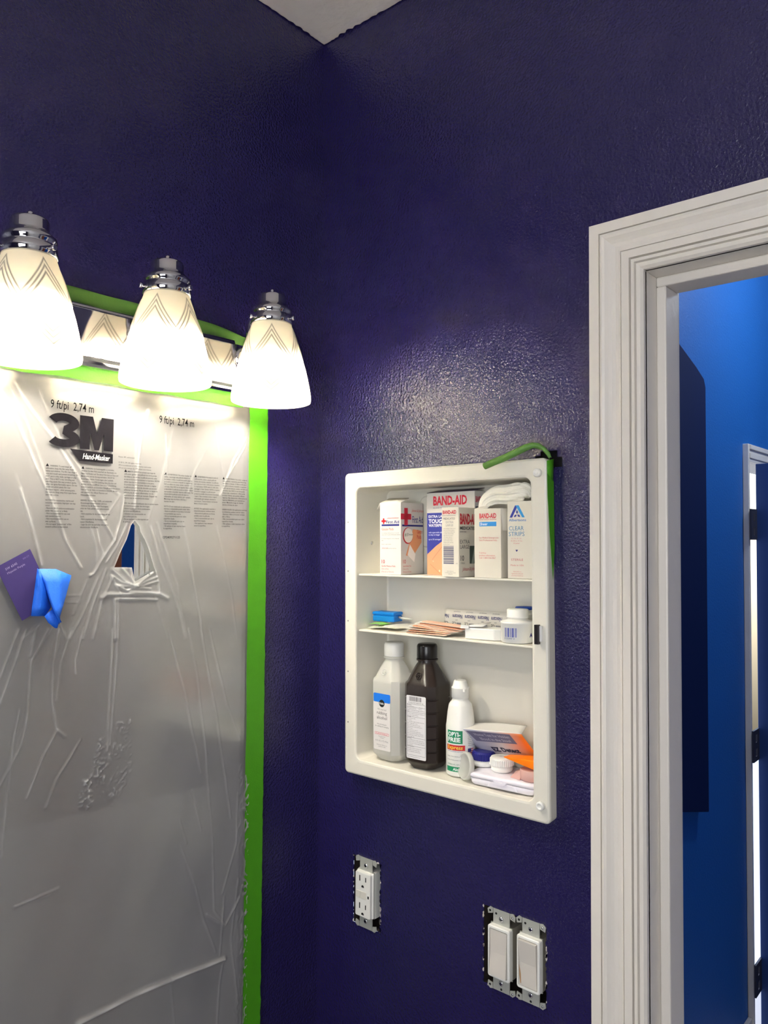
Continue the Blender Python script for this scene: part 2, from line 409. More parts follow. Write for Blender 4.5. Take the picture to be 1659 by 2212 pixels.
j2 = MB(); j2.box((OX0-0.018, BY, 0), (OX0, BY+0.12, OZ)); j2.box((OX1, BY, 0), (OX1+0.018, BY+0.12, OZ)); j2.box((OX0-0.018, BY, OZ), (OX1+0.018, BY+0.12, OZ+0.018))
door2 = struct(obj('door_2', j2, TRIM))
# navy door leaf standing open at a right angle, light through the hinge gap
leafx = 1.935
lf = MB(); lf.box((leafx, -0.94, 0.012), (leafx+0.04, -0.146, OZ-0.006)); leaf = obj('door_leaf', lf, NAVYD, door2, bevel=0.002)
for hz in (1.712, 0.974, 0.212):
    h = MB(); ya, yb_ = -0.150, -0.144; x0, x1 = OX0-0.030, leafx+0.004; g0, g1 = x0+(x1-x0)*0.36, x0+(x1-x0)*0.62
    h.box((x0, ya, hz-0.052), (g0, yb_, hz+0.052)); h.box((g1, ya, hz-0.052), (x1, yb_, hz+0.052))
    for z0, z1 in ((-0.052, -0.036), (-0.010, 0.010), (0.036, 0.052)): h.box((g0, ya, hz+z0), (g1, yb_, hz+z1))
    hh = obj('hinge', h, mat('dark_hinge_metal', (44, 46, 62), 0.6), leaf)
# navy shape on the blue wall, and a wardrobe added for the mirror reflection
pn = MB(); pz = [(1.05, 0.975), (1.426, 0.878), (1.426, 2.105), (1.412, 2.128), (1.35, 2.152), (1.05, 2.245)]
pn.prism([(x, BY-0.03, z) for x, z in pz], (0, 1, 0), 0.028)  # thin dark navy prism against the blue wall
tag(obj('navy_shape', pn, NAVY, bevel=0.003), 'tall narrow flat navy shape with a slanted top corner on the blue wall', 'panel')
wd = thing('wardrobe', 'tall brown wooden wardrobe added in the blue room for the mirror reflection', 'wardrobe', Matrix.Translation((0.36, -1.77, 0)))
obj('body', MB().box((-0.235, -0.17, 0), (0.235, 0.15, 2.0)), WOOD, wd, bevel=0.004)
for s_ in (-1, 1):
    dd = obj('wardrobe_door', MB().box((min(0.003*s_, 0.23*s_), 0.15, 0.06), (max(0.003*s_, 0.23*s_), 0.168, 1.97)), WOOD, wd, bevel=0.003)
    obj('knob', MB().lathe([(0.012, 0), (0.016, 0.012), (0.006, 0.02)], 16, (0.03*s_, 0.168, 1.0), M=None), STEEL, dd)
# outdoors beyond the open door
struct(obj('patio', MB().add([(1.2, BY+0.12, -0.02), (6, BY+0.12, -0.02), (6, 6, -0.02), (1.2, 6, -0.02)], [(0, 1, 2, 3)]), STUCCO))
gw = MB(); gw.box((1.5, 3.6, 0), (6, 3.75, 0.9)); tag(obj('garden_wall', gw, STUCCO), 'pale garden wall outside beyond the open door', 'wall')
hd = MB()
for i in range(160):
    c = Vector((random.uniform(3.0, 5.6), random.uniform(3.0, 3.5), random.uniform(0.15, 1.25)))
    a = Vector((random.gauss(0, 1), random.gauss(0, 1), random.gauss(0, 1))).normalized()*0.09; b = a.orthogonal().normalized()*0.05
    hd.add([c-a, c+b, c+a, c-b], [(0, 1, 2, 3)])
tag(obj('hedge', hd, GREENLEAF), 'bright green hedge outside beyond the open door', 'hedge')
# unseen hall ceiling lamp, added to light the blue wall
hl = thing('fill_ceiling_lamp', 'round white ceiling lamp added out of view as fill for the blue room', 'lamp', Matrix.Translation((1.75, -0.75, HZ)))
obj('fill_lamp_base', MB().lathe([(0.13, -0.02), (0.13, 0)], 40), WHITEP, hl)
obj('fill_lamp_dome', MB().lathe([(0.002, -0.09), (0.05, -0.085), (0.09, -0.065), (0.115, -0.035), (0.12, -0.02)], 40), frosted('fill_lamp_glass', (245, 245, 245), 0.0, 0.6), hl)
ld = bpy.data.lights.new('hall_fill_light', 'POINT'); ld.energy = HALL_FILL; ld.color = (0.80, 0.90, 1.0); ld.shadow_soft_size = 0.08
lo = bpy.data.objects.new('hall_fill_light', ld); COL.objects.link(lo); lo.location = (1.75, -0.75, HZ-0.17)

# ------------------------------------------------------------------ vanity light on the mirror wall
LX = [-0.5264, -0.3566, -0.1872]; LY = -0.09
vl = thing('vanity_light', 'chrome three-lamp vanity light with frosted bell glass shades above the mirror', 'light fixture', Matrix.Translation((LX[1], 0, 1.906)))
def lp(x, y, z): return (x-LX[1], y, z-1.906)
PX0, PX1, PZ0, PZ1, PQ = -0.519, -0.1945, 1.868, 1.944, -0.030
pl = MB()
def rl(x0, z0, x1, z1, y): return [lp(x0, y, z0), lp(x1, y, z0), lp(x1, y, z1), lp(x0, y, z1)]
pl.loft([rl(PX0, PZ0, PX1, PZ1, 0), rl(PX0, PZ0, PX1, PZ1, -0.018), rl(PX0+.003, PZ0+.003, PX1-.003, PZ1-.003, -0.022), rl(PX0+.003, PZ0+.006, PX1-.003, PZ1-.006, -0.024),
         rl(PX0+.006, PZ0+.009, PX1-.006, PZ1-.009, PQ)], True, True, smooth=False)
obj('back_plate', pl, CHROME, vl, bevel=0.0008)
zrim, ztop = 1.8465, 1.9585
sp = [(0.0245, ztop), (0.0275, 1.9545), (0.0318, 1.942), (0.0362, 1.929), (0.0402, 1.917), (0.0440, 1.905), (0.0475, 1.893), (0.0506, 1.880), (0.0532, 1.867), (0.0548, 1.857), (0.0552, 1.851), (0.0545, 1.847), (0.0530, zrim)]
def chevrons(th, z, r):
    """raised V pattern pressed in the glass: two bands of nested chevrons, 8 around"""
    seg = 2*PI/5; a = (th % seg)/seg*2-1       # -1..1 across one chevron
    h = 0.0
    for k in range(3):
        zt = 1.951-0.0078*k
        d = (zt - abs(a)*0.042) - z
        if 0 <= d < 0.0042 and z > 1.9035: h += 0.0012*math.sin(PI*d/0.0042)
        zb = 1.853+0.0065*k
        d2 = z-(zb+abs(a)*0.030)
        if 0 <= d2 < 0.0045 and abs(a) < 0.34: h -= 0.0014*math.sin(PI*d2/0.0045)
    return h
zs_f = np.linspace(ztop, zrim, 150); NTH = 280
pz_ = np.array([p[1] for p in sp][::-1]); pr_ = np.array([p[0] for p in sp][::-1])
shade_mb = MB(); loops = []
for z in zs_f:
    r = float(np.interp(z, pz_, pr_))
    loops.append([((r+chevrons(2*PI*j/NTH, z, r))*math.cos(2*PI*j/NTH), (r+chevrons(2*PI*j/NTH, z, r))*math.sin(2*PI*j/NTH), z-1.906) for j in range(NTH)])
cutv = [min(1.0, abs(chevrons(2*PI*j/NTH, z, 0))/0.0012) for z in zs_f for j in range(NTH)]
for z in zs_f[::-12]:
    r = float(np.interp(z, pz_, pr_))-0.0028
    loops.append([(r*math.cos(2*PI*j/NTH), r*math.sin(2*PI*j/NTH), z-1.906) for j in range(NTH)])
shade_mb.loft(loops, False, False)
shade_me = shade_mb.mesh('glass_shade', SHADE)
bm = bmesh.new(); bm.from_mesh(shade_me); bmesh.ops.recalc_face_normals(bm, faces=bm.faces); bm.to_mesh(shade_me); bm.free()
cutv += [0.0]*(len(shade_me.vertices)-len(cutv))
ca_ = shade_me.attributes.new('cut', 'FLOAT', 'POINT'); ca_.data.foreach_set('value', np.array(cutv, np.float32))
for i, x in enumerate(LX):
    X = x-LX[1]; c = (X, LY, -1.906)
    o = bpy.data.objects.new('glass_shade', shade_me); COL.objects.link(o); o.parent = vl; o.location = (X, LY, 0); o.rotation_euler.z = 0.35+0.25*i
    cup = obj('shade_holder', MB().lathe([(0.004, 2.0015), (0.0042, 1.9985), (0.0145, 1.998), (0.0185, 1.9965), (0.0197, 1.994), (0.0197, 1.9845), (0.0205, 1.983), (0.0245, 1.979), (0.0278, 1.976), (0.0278, 1.9715), (0.0262, 1.970), (0.0262, 1.968), (0.0285, 1.9665), (0.0290, 1.956), (0.0272, 1.955), (0.027, 1.962)], 48, c), CHROME, vl)
    obj('finial', MB().lathe([(0.0035, 1.998), (0.0035, 2.004), (0.0022, 2.0055)], 16, c), CHROME, cup)
    for a in (-70, 50, 170):
        d = Vector((math.cos(math.radians(a)), math.sin(math.radians(a)), 0)); p = Vector((X, LY, 1.962-1.906))
        obj('thumb_screw', MB().tube([p+d*0.0275, p+d*0.0315, p+d*0.032, p+d*0.0352], [0.0016, 0.0016, 0.0030, 0.0030], 12), CHROME, cup)
    arm = [lp(x, -0.026, 1.918)]
    for k in range(9):
        t = k/8; a = -PI/2+t*PI
        arm.append(lp(x, -0.044-0.010*math.cos(a) if k < 9 else 0, 1.9455+0.0275*math.sin(a)))
    arm = [lp(x, -0.024, 1.916), lp(x, -0.036, 1.917), lp(x, -0.044, 1.923), lp(x, -0.047, 1.934), lp(x, -0.047, 1.950), lp(x, -0.049, 1.962), lp(x, -0.055, 1.972), lp(x, -0.064, 1.978), lp(x, -0.074, 1.981)]
    obj('arm', MB().tube(arm, 0.0085, 18), CHROME, vl)
    obj('arm_collar', MB().lathe([(0.017, 0.0), (0.017, 0.003), (0.012, 0.006)], 28, M=Matrix.Translation(Vector(lp(x, -0.030, 1.916))) @ Matrix.Rotation(PI/2, 4, 'X')), CHROME, vl)
    b = obj('bulb', MB().lathe([(0.001, 1.8675), (0.009, 1.8695), (0.0160, 1.8745), (0.0195, 1.8820), (0.0198, 1.889), (0.0185, 1.8955), (0.0170, 1.8995)], 32, c), BULBM, vl)
    obj('bulb_collar', MB().lathe([(0.0180, 1.8996), (0.0292, 1.8990), (0.0294, 1.9010), (0.0190, 1.906), (0.016, 1.920), (0.0135, 1.935), (0.0135, 1.965)], 32, c), mat('grey_bulb_collar', (120, 118, 112), 0.6), vl)  # flange widened past the bulb to keep light off the upper glass

# ------------------------------------------------------------------ mirror, film, tapes
MX1, MZ1 = -0.148, 1.858
mr = obj('mirror', MB().box((-1.30, -0.005, 0.80), (MX1, -0.0005, MZ1)), MIRROR)
tag(mr, 'large frameless wall mirror under the clear masking film', 'mirror')

FX0, FX1, FZ0, FZ1 = -0.80, -0.1505, 0.84, 1.8615
def P2(px, py): q = WL(px, py, -0.012); return (q[0], q[2])
def crop2(pts): return [P2(x/2.765, 820+y/2.765) for x, y in pts]
def crop3(pts): return [P2(x/2.597, 1360+y/2.597) for x, y in pts]
def cropH(pts): return [P2(180+x/7.541, 1080+y/7.541) for x, y in pts]
creases = []
def cr(pts, h=0.0014, w=0.0016, o=0.6): creases.append((np.array(pts), h, w, o))
cr(crop2([(90, 20), (200, 190), (345, 380), (520, 670), (690, 960)]), 0.003, 0.0022, 0.9)
cr(crop2([(235, 60), (290, 200), (400, 420), (560, 640)]), 0.0018, 0.0018, 0.6)
cr(crop2([(0, 50), (100, 230), (205, 480), (300, 700), (405, 980), (485, 1120)]), 0.003, 0.0022, 0.9)
cr(crop2([(60, 30), (160, 250), (260, 520), (350, 790)]), 0.0016, 0.0018, 0.5)
cr(crop2([(125, 650), (165, 780), (205, 920), (250, 1110)]), 0.0026, 0.002, 0.8)
cr(crop2([(105, 560), (190, 840)]), 0.001, 0.002, 0.3)
cr(crop2([(890, 185), (850, 310), (828, 480), (815, 640), (808, 770)]), 0.003, 0.0024, 0.9)
cr(crop2([(860, 210), (822, 360), (812, 520)]), 0.0015, 0.002, 0.5)
cr(crop2([(995, 330), (1000, 480), (985, 640)]), 0.0016, 0.0018, 0.5)
cr(crop2([(1245, 400), (1170, 540), (1110, 720)]), 0.0014, 0.0016, 0.4)
cr(crop2([(1475, 350), (1400, 480), (1320, 690)]), 0.0025, 0.0018, 0.8)
cr(crop2([(1475, 390), (1340, 620)]), 0.002, 0.0016, 0.7)
cr(crop2([(1290, 280), (1310, 420), (1340, 560)]), 0.001, 0.0014, 0.5)
cr(crop2([(1040, 290), (960, 620), (880, 860)]), 0.0012, 0.0016, 0.4)
cr(crop2([(1090, 830), (1130, 1010), (1160, 1200), (1200, 1400), (1215, 1548)]), 0.0016, 0.0016, 0.6)
cr(crop2([(905, 880), (960, 1080), (1010, 1200), (1080, 1400), (1110, 1548)]), 0.002, 0.0018, 0.7)
cr(crop2([(940, 860), (1010, 1060), (1060, 1240), (1120, 1548)]), 0.0014, 0.0018, 0.5)
cr(crop2([(1300, 880), (1340, 1060), (1390, 1300), (1420, 1548)]), 0.0012, 0.0016, 0.45)
cr(crop2([(930, 1300), (1000, 1548)]), 0.0012, 0.0016, 0.5)
cr(crop2([(745, 690), (730, 820), (690, 960), (620, 1060), (560, 1160), (540, 1170)]), 0.0028, 0.0022, 0.9)
cr(crop2([(765, 860), (700, 1000), (640, 1090)]), 0.002, 0.0018, 0.7)
cr(crop2([(630, 830), (720, 690), (640, 640)]), 0.0016, 0.0018, 0.5)
cr(crop2([(580, 880), (600, 980), (630, 1060)]), 0.002, 0.0018, 0.8)
cr(crop2([(545, 880), (580, 1000), (585, 1140)]), 0.0014, 0.0018, 0.5)
cr(crop2([(680, 1180), (610, 1330), (560, 1548)]), 0.002, 0.002, 0.6)
cr(crop2([(640, 1130), (560, 1340), (500, 1548)]), 0.002, 0.002, 0.6)
cr(crop2([(590, 1180), (500, 1400), (420, 1548)]), 0.0016, 0.002, 0.5)
cr(crop2([(520, 1200), (440, 1400)]), 0.0012, 0.0018, 0.4)
cr(crop2([(400, 1290), (490, 1285)]), 0.001, 0.0012, 0.5)
cr(crop2([(370, 1330), (480, 1330)]), 0.001, 0.0012, 0.5)
cr(crop2([(350, 1440), (400, 1548)]), 0.0012, 0.0016, 0.5)
cr(crop2([(330, 1460), (270, 1548)]), 0.0012, 0.0016, 0.5)
cr(crop2([(235, 1470), (140, 1548)]), 0.0012, 0.0016, 0.4)
cr(crop2([(690, 1310), (690, 1548)]), 0.003, 0.0022, 0.9)
cr(crop2([(708, 1310), (706, 1548)]), 0.002, 0.0018, 0.8)
# horizontal gathered fold under the opening
cr(cropH([(310, 1590), (400, 1540), (700, 1530), (1060, 1510), (1260, 1530), (1380, 1600)]), 0.004, 0.003, 1.0)
cr(cropH([(560, 1610), (800, 1610), (1210, 1625)]), 0.003, 0.0022, 0.9)
for a in ([(850, 1400), (700, 1330), (480, 1130)], [(850, 1400), (640, 1340), (470, 1230)], [(850, 1400), (760, 1250), (640, 1110)], [(850, 1400), (790, 1250), (770, 1110)],
          [(850, 1400), (1000, 1290), (1170, 1170)], [(850, 1400), (1010, 1330), (1220, 1250)], [(850, 1400), (1020, 1380), (1220, 1320)], [(850, 1400), (980, 1430), (1110, 1450)],
          [(850, 1410), (700, 1400), (550, 1380)], [(850, 1420), (700, 1470), (560, 1400)], [(560, 1400), (700, 1470), (930, 1510)], [(470, 1250), (560, 1420), (620, 1540)], [(1180, 1150), (1240, 1360), (1245, 1500)]):
    cr(cropH(a), 0.003, 0.0016, 1.0)
for s_ in ([(635, 0), (625, 300), (605, 680)], [(665, 0), (650, 300), (620, 650)], [(150, 0), (80, 210), (0, 420)], [(110, 0), (0, 280)], [(270, 0), (175, 180), (150, 520), (120, 650), (65, 760), (0, 880)],
           [(330, 0), (300, 200), (295, 400), (320, 560), (370, 600)], [(405, 0), (345, 180), (318, 400)], [(470, 0), (425, 180), (430, 250)], [(455, 620), (390, 730), (320, 840), (260, 1000)],
           [(320, 570), (240, 720), (150, 950)], [(945, 0), (980, 120), (1050, 400), (1130, 800)], [(1060, 0), (1110, 250), (1160, 700), (1195, 1200), (1205, 1580), (1270, 1660)],
           [(1130, 0), (1220, 500), (1300, 1060)], [(1180, 0), (1270, 400), (1350, 620)], [(1015, 1210), (1100, 1450), (1150, 1640), (1215, 1810)], [(1340, 920), (1330, 1200), (1250, 1480)],
           [(960, 1950), (980, 2212)], [(1260, 1850), (1235, 2000), (1220, 2212)], [(1340, 1400), (1300, 1750), (1340, 2100)], [(10, 1280), (20, 1140), (80, 600), (110, 450)], [(85, 1560), (330, 1455)],
           [(1010, 1070), (1050, 1200)], [(1130, 1130), (1080, 900)], [(1260, 1500), (1240, 1830)], [(200, 0), (170, 150)]):
    cr(crop3(s_), 0.0018, 0.0016, 0.65)
cr(crop3([(440, 2210), (640, 2110), (830, 2020), (1050, 1930), (1260, 1850)]), 0.009, 0.004, 1.0)
cr(crop3([(1165, 1600), (1270, 1660), (1350, 1500)]), 0.003, 0.002, 0.7)
HOLE = cropH([(855, 335), (930, 430), (945, 520), (1010, 640), (1070, 790), (1180, 1150), (1110, 1180), (850, 1330), (800, 1100), (520, 1100), (630, 830), (720, 650), (770, 500), (790, 420)])
CRUMP = crop3([(600, 540), (740, 480), (740, 870), (660, 980), (430, 1030), (470, 830)])
def inpoly(x, z, poly):
    r = np.zeros(x.shape, bool); n = len(poly)
    for i in range(n):
        x0, z0 = poly[i]; x1, z1 = poly[(i+1) % n]
        c = ((z0 > z) != (z1 > z)) & (x < (x1-x0)*(z-z0)/(z1-z0+1e-12)+x0); r ^= c
    return r
def segdist(x, z, pts):
    d = np.full(x.shape, 1e9); bx = x.copy(); bz = z.copy()
    for i in range(len(pts)-1):
        ax, az = pts[i]; vx, vz = pts[i+1][0]-ax, pts[i+1][1]-az
        t = np.clip(((x-ax)*vx+(z-az)*vz)/(vx*vx+vz*vz+1e-12), 0, 1); qx, qz = ax+t*vx, az+t*vz
        e = np.hypot(x-qx, z-qz); m_ = e < d; d = np.where(m_, e, d); bx = np.where(m_, qx, bx); bz = np.where(m_, qz, bz)
    return d, bx, bz
def film_fields(x, z):
    x = np.asarray(x, float); z = np.asarray(z, float)
    y = np.full(x.shape, 0.0105); o = np.zeros(x.shape)
    y += 0.0007*np.sin(x*31+z*9+1)*np.sin(z*17-x*12) + 0.0004*np.sin(x*83-z*41+2)
    edge = np.clip((FX1-x)/0.02, 0, 1)*np.clip((FZ1-z)/0.02, 0, 1); y = 0.0062+(y-0.0062)*edge
    for pts, h, w, op in creases:
        lo_ = pts.min(0)-6*w; hi_ = pts.max(0)+6*w
        k = np.where((x > lo_[0]) & (x < hi_[0]) & (z > lo_[1]) & (z < hi_[1]))[0]
        if not len(k): continue
        d, _, _ = segdist(x[k], z[k], pts)
        mod = 0.7+0.3*np.sin(x[k]*130+z[k]*160+3*np.sin(z[k]*57))
        w_ = w*0.55; y[k] += h*0.5*np.exp(-(d/(w_*1.3))**2); o[k] = np.maximum(o[k], op*0.8*mod*np.exp(-(d/w_)**2))
    band = np.clip(1-np.abs((z-(1.3275+(x+0.51)*(-0.05)))/0.003), 0, 1)
    o = np.maximum(o, np.where(z < 1.3275+(x+0.51)*(-0.05), 0.10, 0.0))
    c = inpoly(x, z, CRUMP)
    for i in np.where(c)[0]:
        v_ = noise.noise((x[i]*130, z[i]*190, 0.3)); q = max(0.0, 1-abs(v_)*11)*min(1, max(0.0, 0.45+1.6*noise.noise((x[i]*60, z[i]*60, 9.0)))); y[i] += 0.0022*q; o[i] = max(o[i], 1.0*q)
    e2 = np.where((x > FX1-0.028) & (z < 1.33))[0]
    for i in e2:
        v_ = noise.noise((x[i]*160, z[i]*70, 5.3)); q = max(0.0, 1-abs(v_)*6)*(x[i]-(FX1-0.028))/0.028; y[i] += 0.002*q; o[i] = max(o[i], 0.7*q)
    return y, o
G = 0.0014
nx_, nz_ = int((FX1-FX0)/G)+1, int((FZ1-FZ0)/G)+1
gx, gz = np.meshgrid(np.linspace(FX0, FX1, nx_), np.linspace(FZ0, FZ1, nz_)); gx = gx.ravel(); gz = gz.ravel()
inside = inpoly(gx, gz, HOLE)
hd_, hx_, hz_ = segdist(gx, gz, HOLE+[HOLE[0]])
snap = (hd_ < G*0.72); gx = np.where(snap, hx_, gx); gz = np.where(snap, hz_, gz)
dead = inside & ~snap
fy, fo = film_fields(gx, gz)
fo = np.maximum(fo, 0.75*np.exp(-(hd_/0.0012)**2))
vid = np.arange(nx_*nz_).reshape(nz_, nx_)
quads = np.stack([vid[:-1, :-1], vid[:-1, 1:], vid[1:, 1:], vid[1:, :-1]], -1).reshape(-1, 4)
qd = dead[quads].any(1) | (inside[quads] | snap[quads]).all(1) & inpoly(gx[quads].mean(1), gz[quads].mean(1), HOLE)
quads = quads[~qd]
used = np.unique(quads); remap = -np.ones(nx_*nz_, int); remap[used] = np.arange(len(used))
me = bpy.data.meshes.new('masking_film')
me.from_pydata(np.stack([gx, -fy, gz], 1)[used].tolist(), [], remap[quads].tolist())
me.polygons.foreach_set('use_smooth', [True]*len(me.polygons))
at = me.attributes.new('crease', 'FLOAT', 'POINT'); at.data.foreach_set('value', fo[used].astype(np.float32))
me.materials.append(FILM); me.update()
film = bpy.data.objects.new('masking_film', me); COL.objects.link(film)
tag(film, 'wrinkled clear plastic masking film with black print taped over the mirror, torn open', 'plastic film')
def filmmap(u, v, off):
    y, _ = film_fields(np.asarray(u), np.asarray(v)); return np.stack([u, -y-0.0003-off, v], 1)
K = mat('film_ink', (22, 20, 24), 0.9, spec=0.05)
fp = Print(filmmap)
def at2(px, py): return P2(px, py)
x, z = at2(107, 884); x2, _ = at2(203, 886)
for (xa, za), (xb, _) in ((at2(110, 880), at2(203, 886)), (at2(345, 913), at2(420, 921))):
    fp.text('9 ft/pi  2,74 m', xa, za, 0.0098, K, w=xb-xa, bold=0.004)
a = at2(103, 964); b = at2(245, 973)
LX0, LXM, LX1, LZ0, LZ1 = a[0], -0.4245, -0.3805, 1.7665, 1.8075
path3 = [(0.46+0.34*math.cos(math.radians(t_)), 0.72+0.165*math.sin(math.radians(t_))) for t_ in range(165, -71, -12)] + [(0.46+0.36*math.cos(math.radians(t_)), 0.27+0.155*math.sin(math.radians(t_))) for t_ in range(70, -166, -12)]
uv3 = []
for k_, (px_, pz_3) in enumerate(path3):
    q0, q1 = path3[max(k_-1, 0)], path3[min(k_+1, len(path3)-1)]; dx_, dz_ = q1[0]-q0[0], q1[1]-q0[1]; ln_ = math.hypot(dx_, dz_)+1e-9
    for sg_ in (-1, 1): uv3.append((LX0+(px_-sg_*dz_/ln_*0.155)*(LXM-LX0), LZ0+(pz_3+sg_*dx_/ln_*0.115)*(LZ1-LZ0)))
fp._add(uv3, [(2*k_, 2*k_+1, 2*k_+3, 2*k_+2) for k_ in range(len(path3)-1)], K, 16)
fp.poly([(LXM-0.001+u_*(LX1-LXM+0.001), LZ0+v_*(LZ1-LZ0)) for u_, v_ in ((0, 0), (0, 1), (.37, 1), (.5, .50), (.63, 1), (1, 1), (1, 0), (.71, 0), (.71, .52), (.57, 0), (.43, 0), (.29, .52), (.29, 0))], K, 16)
h0 = at2(160, 992); h1 = at2(243, 997)
fp.poly([(h0[0]-0.006, 1.7655), (h0[0]+0.006, 1.7515), (-0.3805, 1.7515), (-0.3805, 1.7635)], K, 16)
fp.text('Hand-Masker', -0.4215, 1.7545, 0.0066, mat('film_ink_pale', (190, 190, 188), 0.9, spec=0.05), w=0.036, layer=20, bold=0.012, slant=0.2)
fp.lines(['Patent 3M, unlicensed.', '', '© 2013, 3M. All rights reserved.', '3M is a trademark of 3M Company used under', '3M est une marque de 3M utilisée sous licence.'], -0.3715, 1.7605, 0.0017, 0.0035, K)
COLS = [
 (-0.4655, 0.0395, ['WARNING: To avoid danger of', 'suffocation, keep this film away from', 'babies and children. The film may cling to', 'nose and mouth and prevent breathing. Do', 'NOT use in cribs, beds, carriages or play', 'pens. This is NOT a toy. Unrolling and', 'unfolding plastic film may produce sparks,', 'which can ignite flammable vapors. Do not', 'unroll and unfold plastic film near', 'flammable vapors - when spraying paint,', 'for example. Keep away from open flames', 'and heat sources.', '', 'NOTICE: For automotive, marine and', 'industrial applications, improper use may', 'occur.', '- Remove film if moisture/condensation', '  under film occurs or is likely.', '- Not recommended for use over', '  wet sanded surface.', '- Not recommended for use on', '  wet surfaces.', '- Do not apply "printed side" of film', '  toward surface to be masked.']),
 (-0.4215, 0.0530, ['WARNUNG: Um Erstickungsgefahr zu vermeiden,', 'bewahren Sie diese Folie ausserhalb der Reichweite von', 'Babies und Kindern auf. Die dünne Folie kann an Nase und', 'Mund haften und die Atmung verhindern. NICHT für', 'Kinderbetten, Betten, Kinderwagen oder Laufställe', 'verwenden. Dies ist KEIN Spielzeug. Beim Abrollen und', 'Entfalten von Kunststofffolien kann es zu Funkenbildung', 'kommen, wodurch sich brennbare Dämpfe entzünden können.', 'Folie nicht in der Nähe von brennbaren Dämpfen abrollen', 'oder entfalten. Von offenen Flammen und', 'Hitzequellen fernhalten.', '', 'HINWEIS: Für Fahrzeug-, Schiffs- und industrielle', 'Anwendungen können Schäden auftreten.', '- Entfernen Sie die Folie, wenn Feuchtigkeit', '  unter der Folie auftritt oder wahrscheinlich', '  ist.', '- Nicht empfohlen für die Anwendung auf nass', '  Lack.', '- Nicht empfohlen für die Anwendung auf', '  nassen Oberflächen.', '- Legen Sie nicht die bedruckte Seite auf die', '  abzudeckende Oberfläche.']),
 (-0.3635, 0.0520, ['MISE EN GARDE: Pour prévenir tout risque de', 'suffocation, garder cette pellicule hors de la portée', 'des bébés et des enfants. La pellicule pourrait coller', 'au nez et à la bouche et entraver la respiration. NE PAS', 'utiliser dans les lits, les poussettes ou les parcs.', "Ce produit n'est PAS un jouet. Dérouler et déplier", 'la pellicule peut produire des étincelles qui peuvent', 'enflammer les vapeurs. Ne pas dérouler ni déplier la', 'pellicule près de vapeurs inflammables, lors de', 'pulvérisation de peinture, par exemple. Éloigner des', 'flammes nues et des sources de chaleur.', '', 'AVIS: Une utilisation inadéquate dans le secteur marin', 'ou industriel peut causer des dommages.', '- Enlever la pellicule si de la condensation', '  se forme sous la pellicule.', '- Utilisation non recommandée sur', '  une surface poncée.', '- Ne pas appliquer le côté imprimé sur', '  la surface.']),
 (-0.3045, 0.0465, ['ADVERTENCIA: Para evitar el peligro de', 'asfixia, mantenga esta película alejada de', 'los bebés y niños. La película puede pegarse', 'a la nariz y a la boca e impedir la respiración.', 'NO se utilice en cunas, camas, carriolas ni', 'corrales. Esto NO es un juguete. Desenrollar', 'y desdoblar la película puede producir chispas', 'que pueden encender vapores inflamables. No', 'desenrolle la película cerca de vapores', 'inflamables, al rociar pintura, por ejemplo.', 'Mantenga lejos de llamas abiertas y', 'fuentes de calor.', '', 'NOTA: El uso inadecuado en aplicaciones', 'marinas o industriales puede causar daño.', '- Retire la película si se produce humedad', '  o es probable que ocurra.', '- No se recomienda para uso sobre', '  superficie lijada.', '- No se recomienda para uso en', '  superficies mojadas.', '- No aplique el lado impreso hacia', '  la superficie.']),
 (-0.2560, 0.0430, ['AVVERTENZA: Per evitare il rischio di', 'soffocamento, tenere questa pellicola', 'lontana da neonati e bambini. La pellicola', 'può aderire al naso e alla bocca e impedire', 'la respirazione. NON usare in culle, letti,', 'passeggini o box. Questo NON è un gioco.', 'Srotolare e spiegare la pellicola può', 'produrre scintille che possono incendiare', 'i vapori. Non srotolare vicino a vapori', 'infiammabili, per esempio durante la', 'verniciatura. Tenere lontano da fiamme', 'libere e fonti di calore.', '', 'AVVISO: Per applicazioni nautiche o', 'industriali possono verificarsi danni.', '- Rimuovere la pellicola se si forma', '  umidità sotto la pellicola.', '- Non è raccomandato per uso su', '  superficie levigata.', '- Non applicare il lato stampato', '  verso la superficie.']),
 (-0.2080, 0.0470, ['ADVERTÊNCIA: Para evitar o perigo de', 'sufocamento, mantenha este filme longe', 'de bebês e crianças. O filme pode aderir', 'ao nariz e à boca e impedir a respiração.', 'NÃO use em berços, camas, carrinhos ou', 'cercados. Isto NÃO é um brinquedo.', 'Desenrolar e desdobrar o filme pode', 'produzir faíscas, que podem inflamar', 'vapores. Não desenrole o filme perto de', 'vapores inflamáveis, por exemplo ao', 'pintar. Mantenha longe de chamas', 'abertas e fontes de calor.', '', 'OBSERVAÇÃO: Em aplicações marítimas', 'ou industriais podem ocorrer danos.', '- Remova o filme se houver umidade', '  sob o filme.', '- Não recomendado para uso sobre', '  superfície lixada.', '- Não aplique o lado impresso sobre', '  a superfície.'])]
for cx, cw, rows in COLS:
    rows = [r for r in rows]
    n = len(rows); dy = (1.7425-1.670)/max(n-1, 1); dy = min(dy, 0.0034)
    fp.poly([(cx, 1.7425), (cx+0.004, 1.7425), (cx+0.002, 1.7460)], K, 0)
    mw = max((text_geo(r)[0][:, 0].max() for r in rows if r))
    for i, r in enumerate(rows):
        if not r: continue
        w = text_geo(r)[0][:, 0].max()/mw*cw
        fp.text(r, cx+(0.0052 if i == 0 else 0.0), 1.7425-i*dy, 0.00185, K, w=w-(0.004 if i == 0 else 0), bold=0.008)
cx_, cz_ = at2(352, 1163)
fp.text('CP2409271125', cx_, cz_, 0.0030, K, w=0.0275, bold=0.006)
fp.build('film_print', film)

# gathered film flap hanging below the opening
def frag(pts_px, y0, y1, name, label, mat_, cat):
    pass
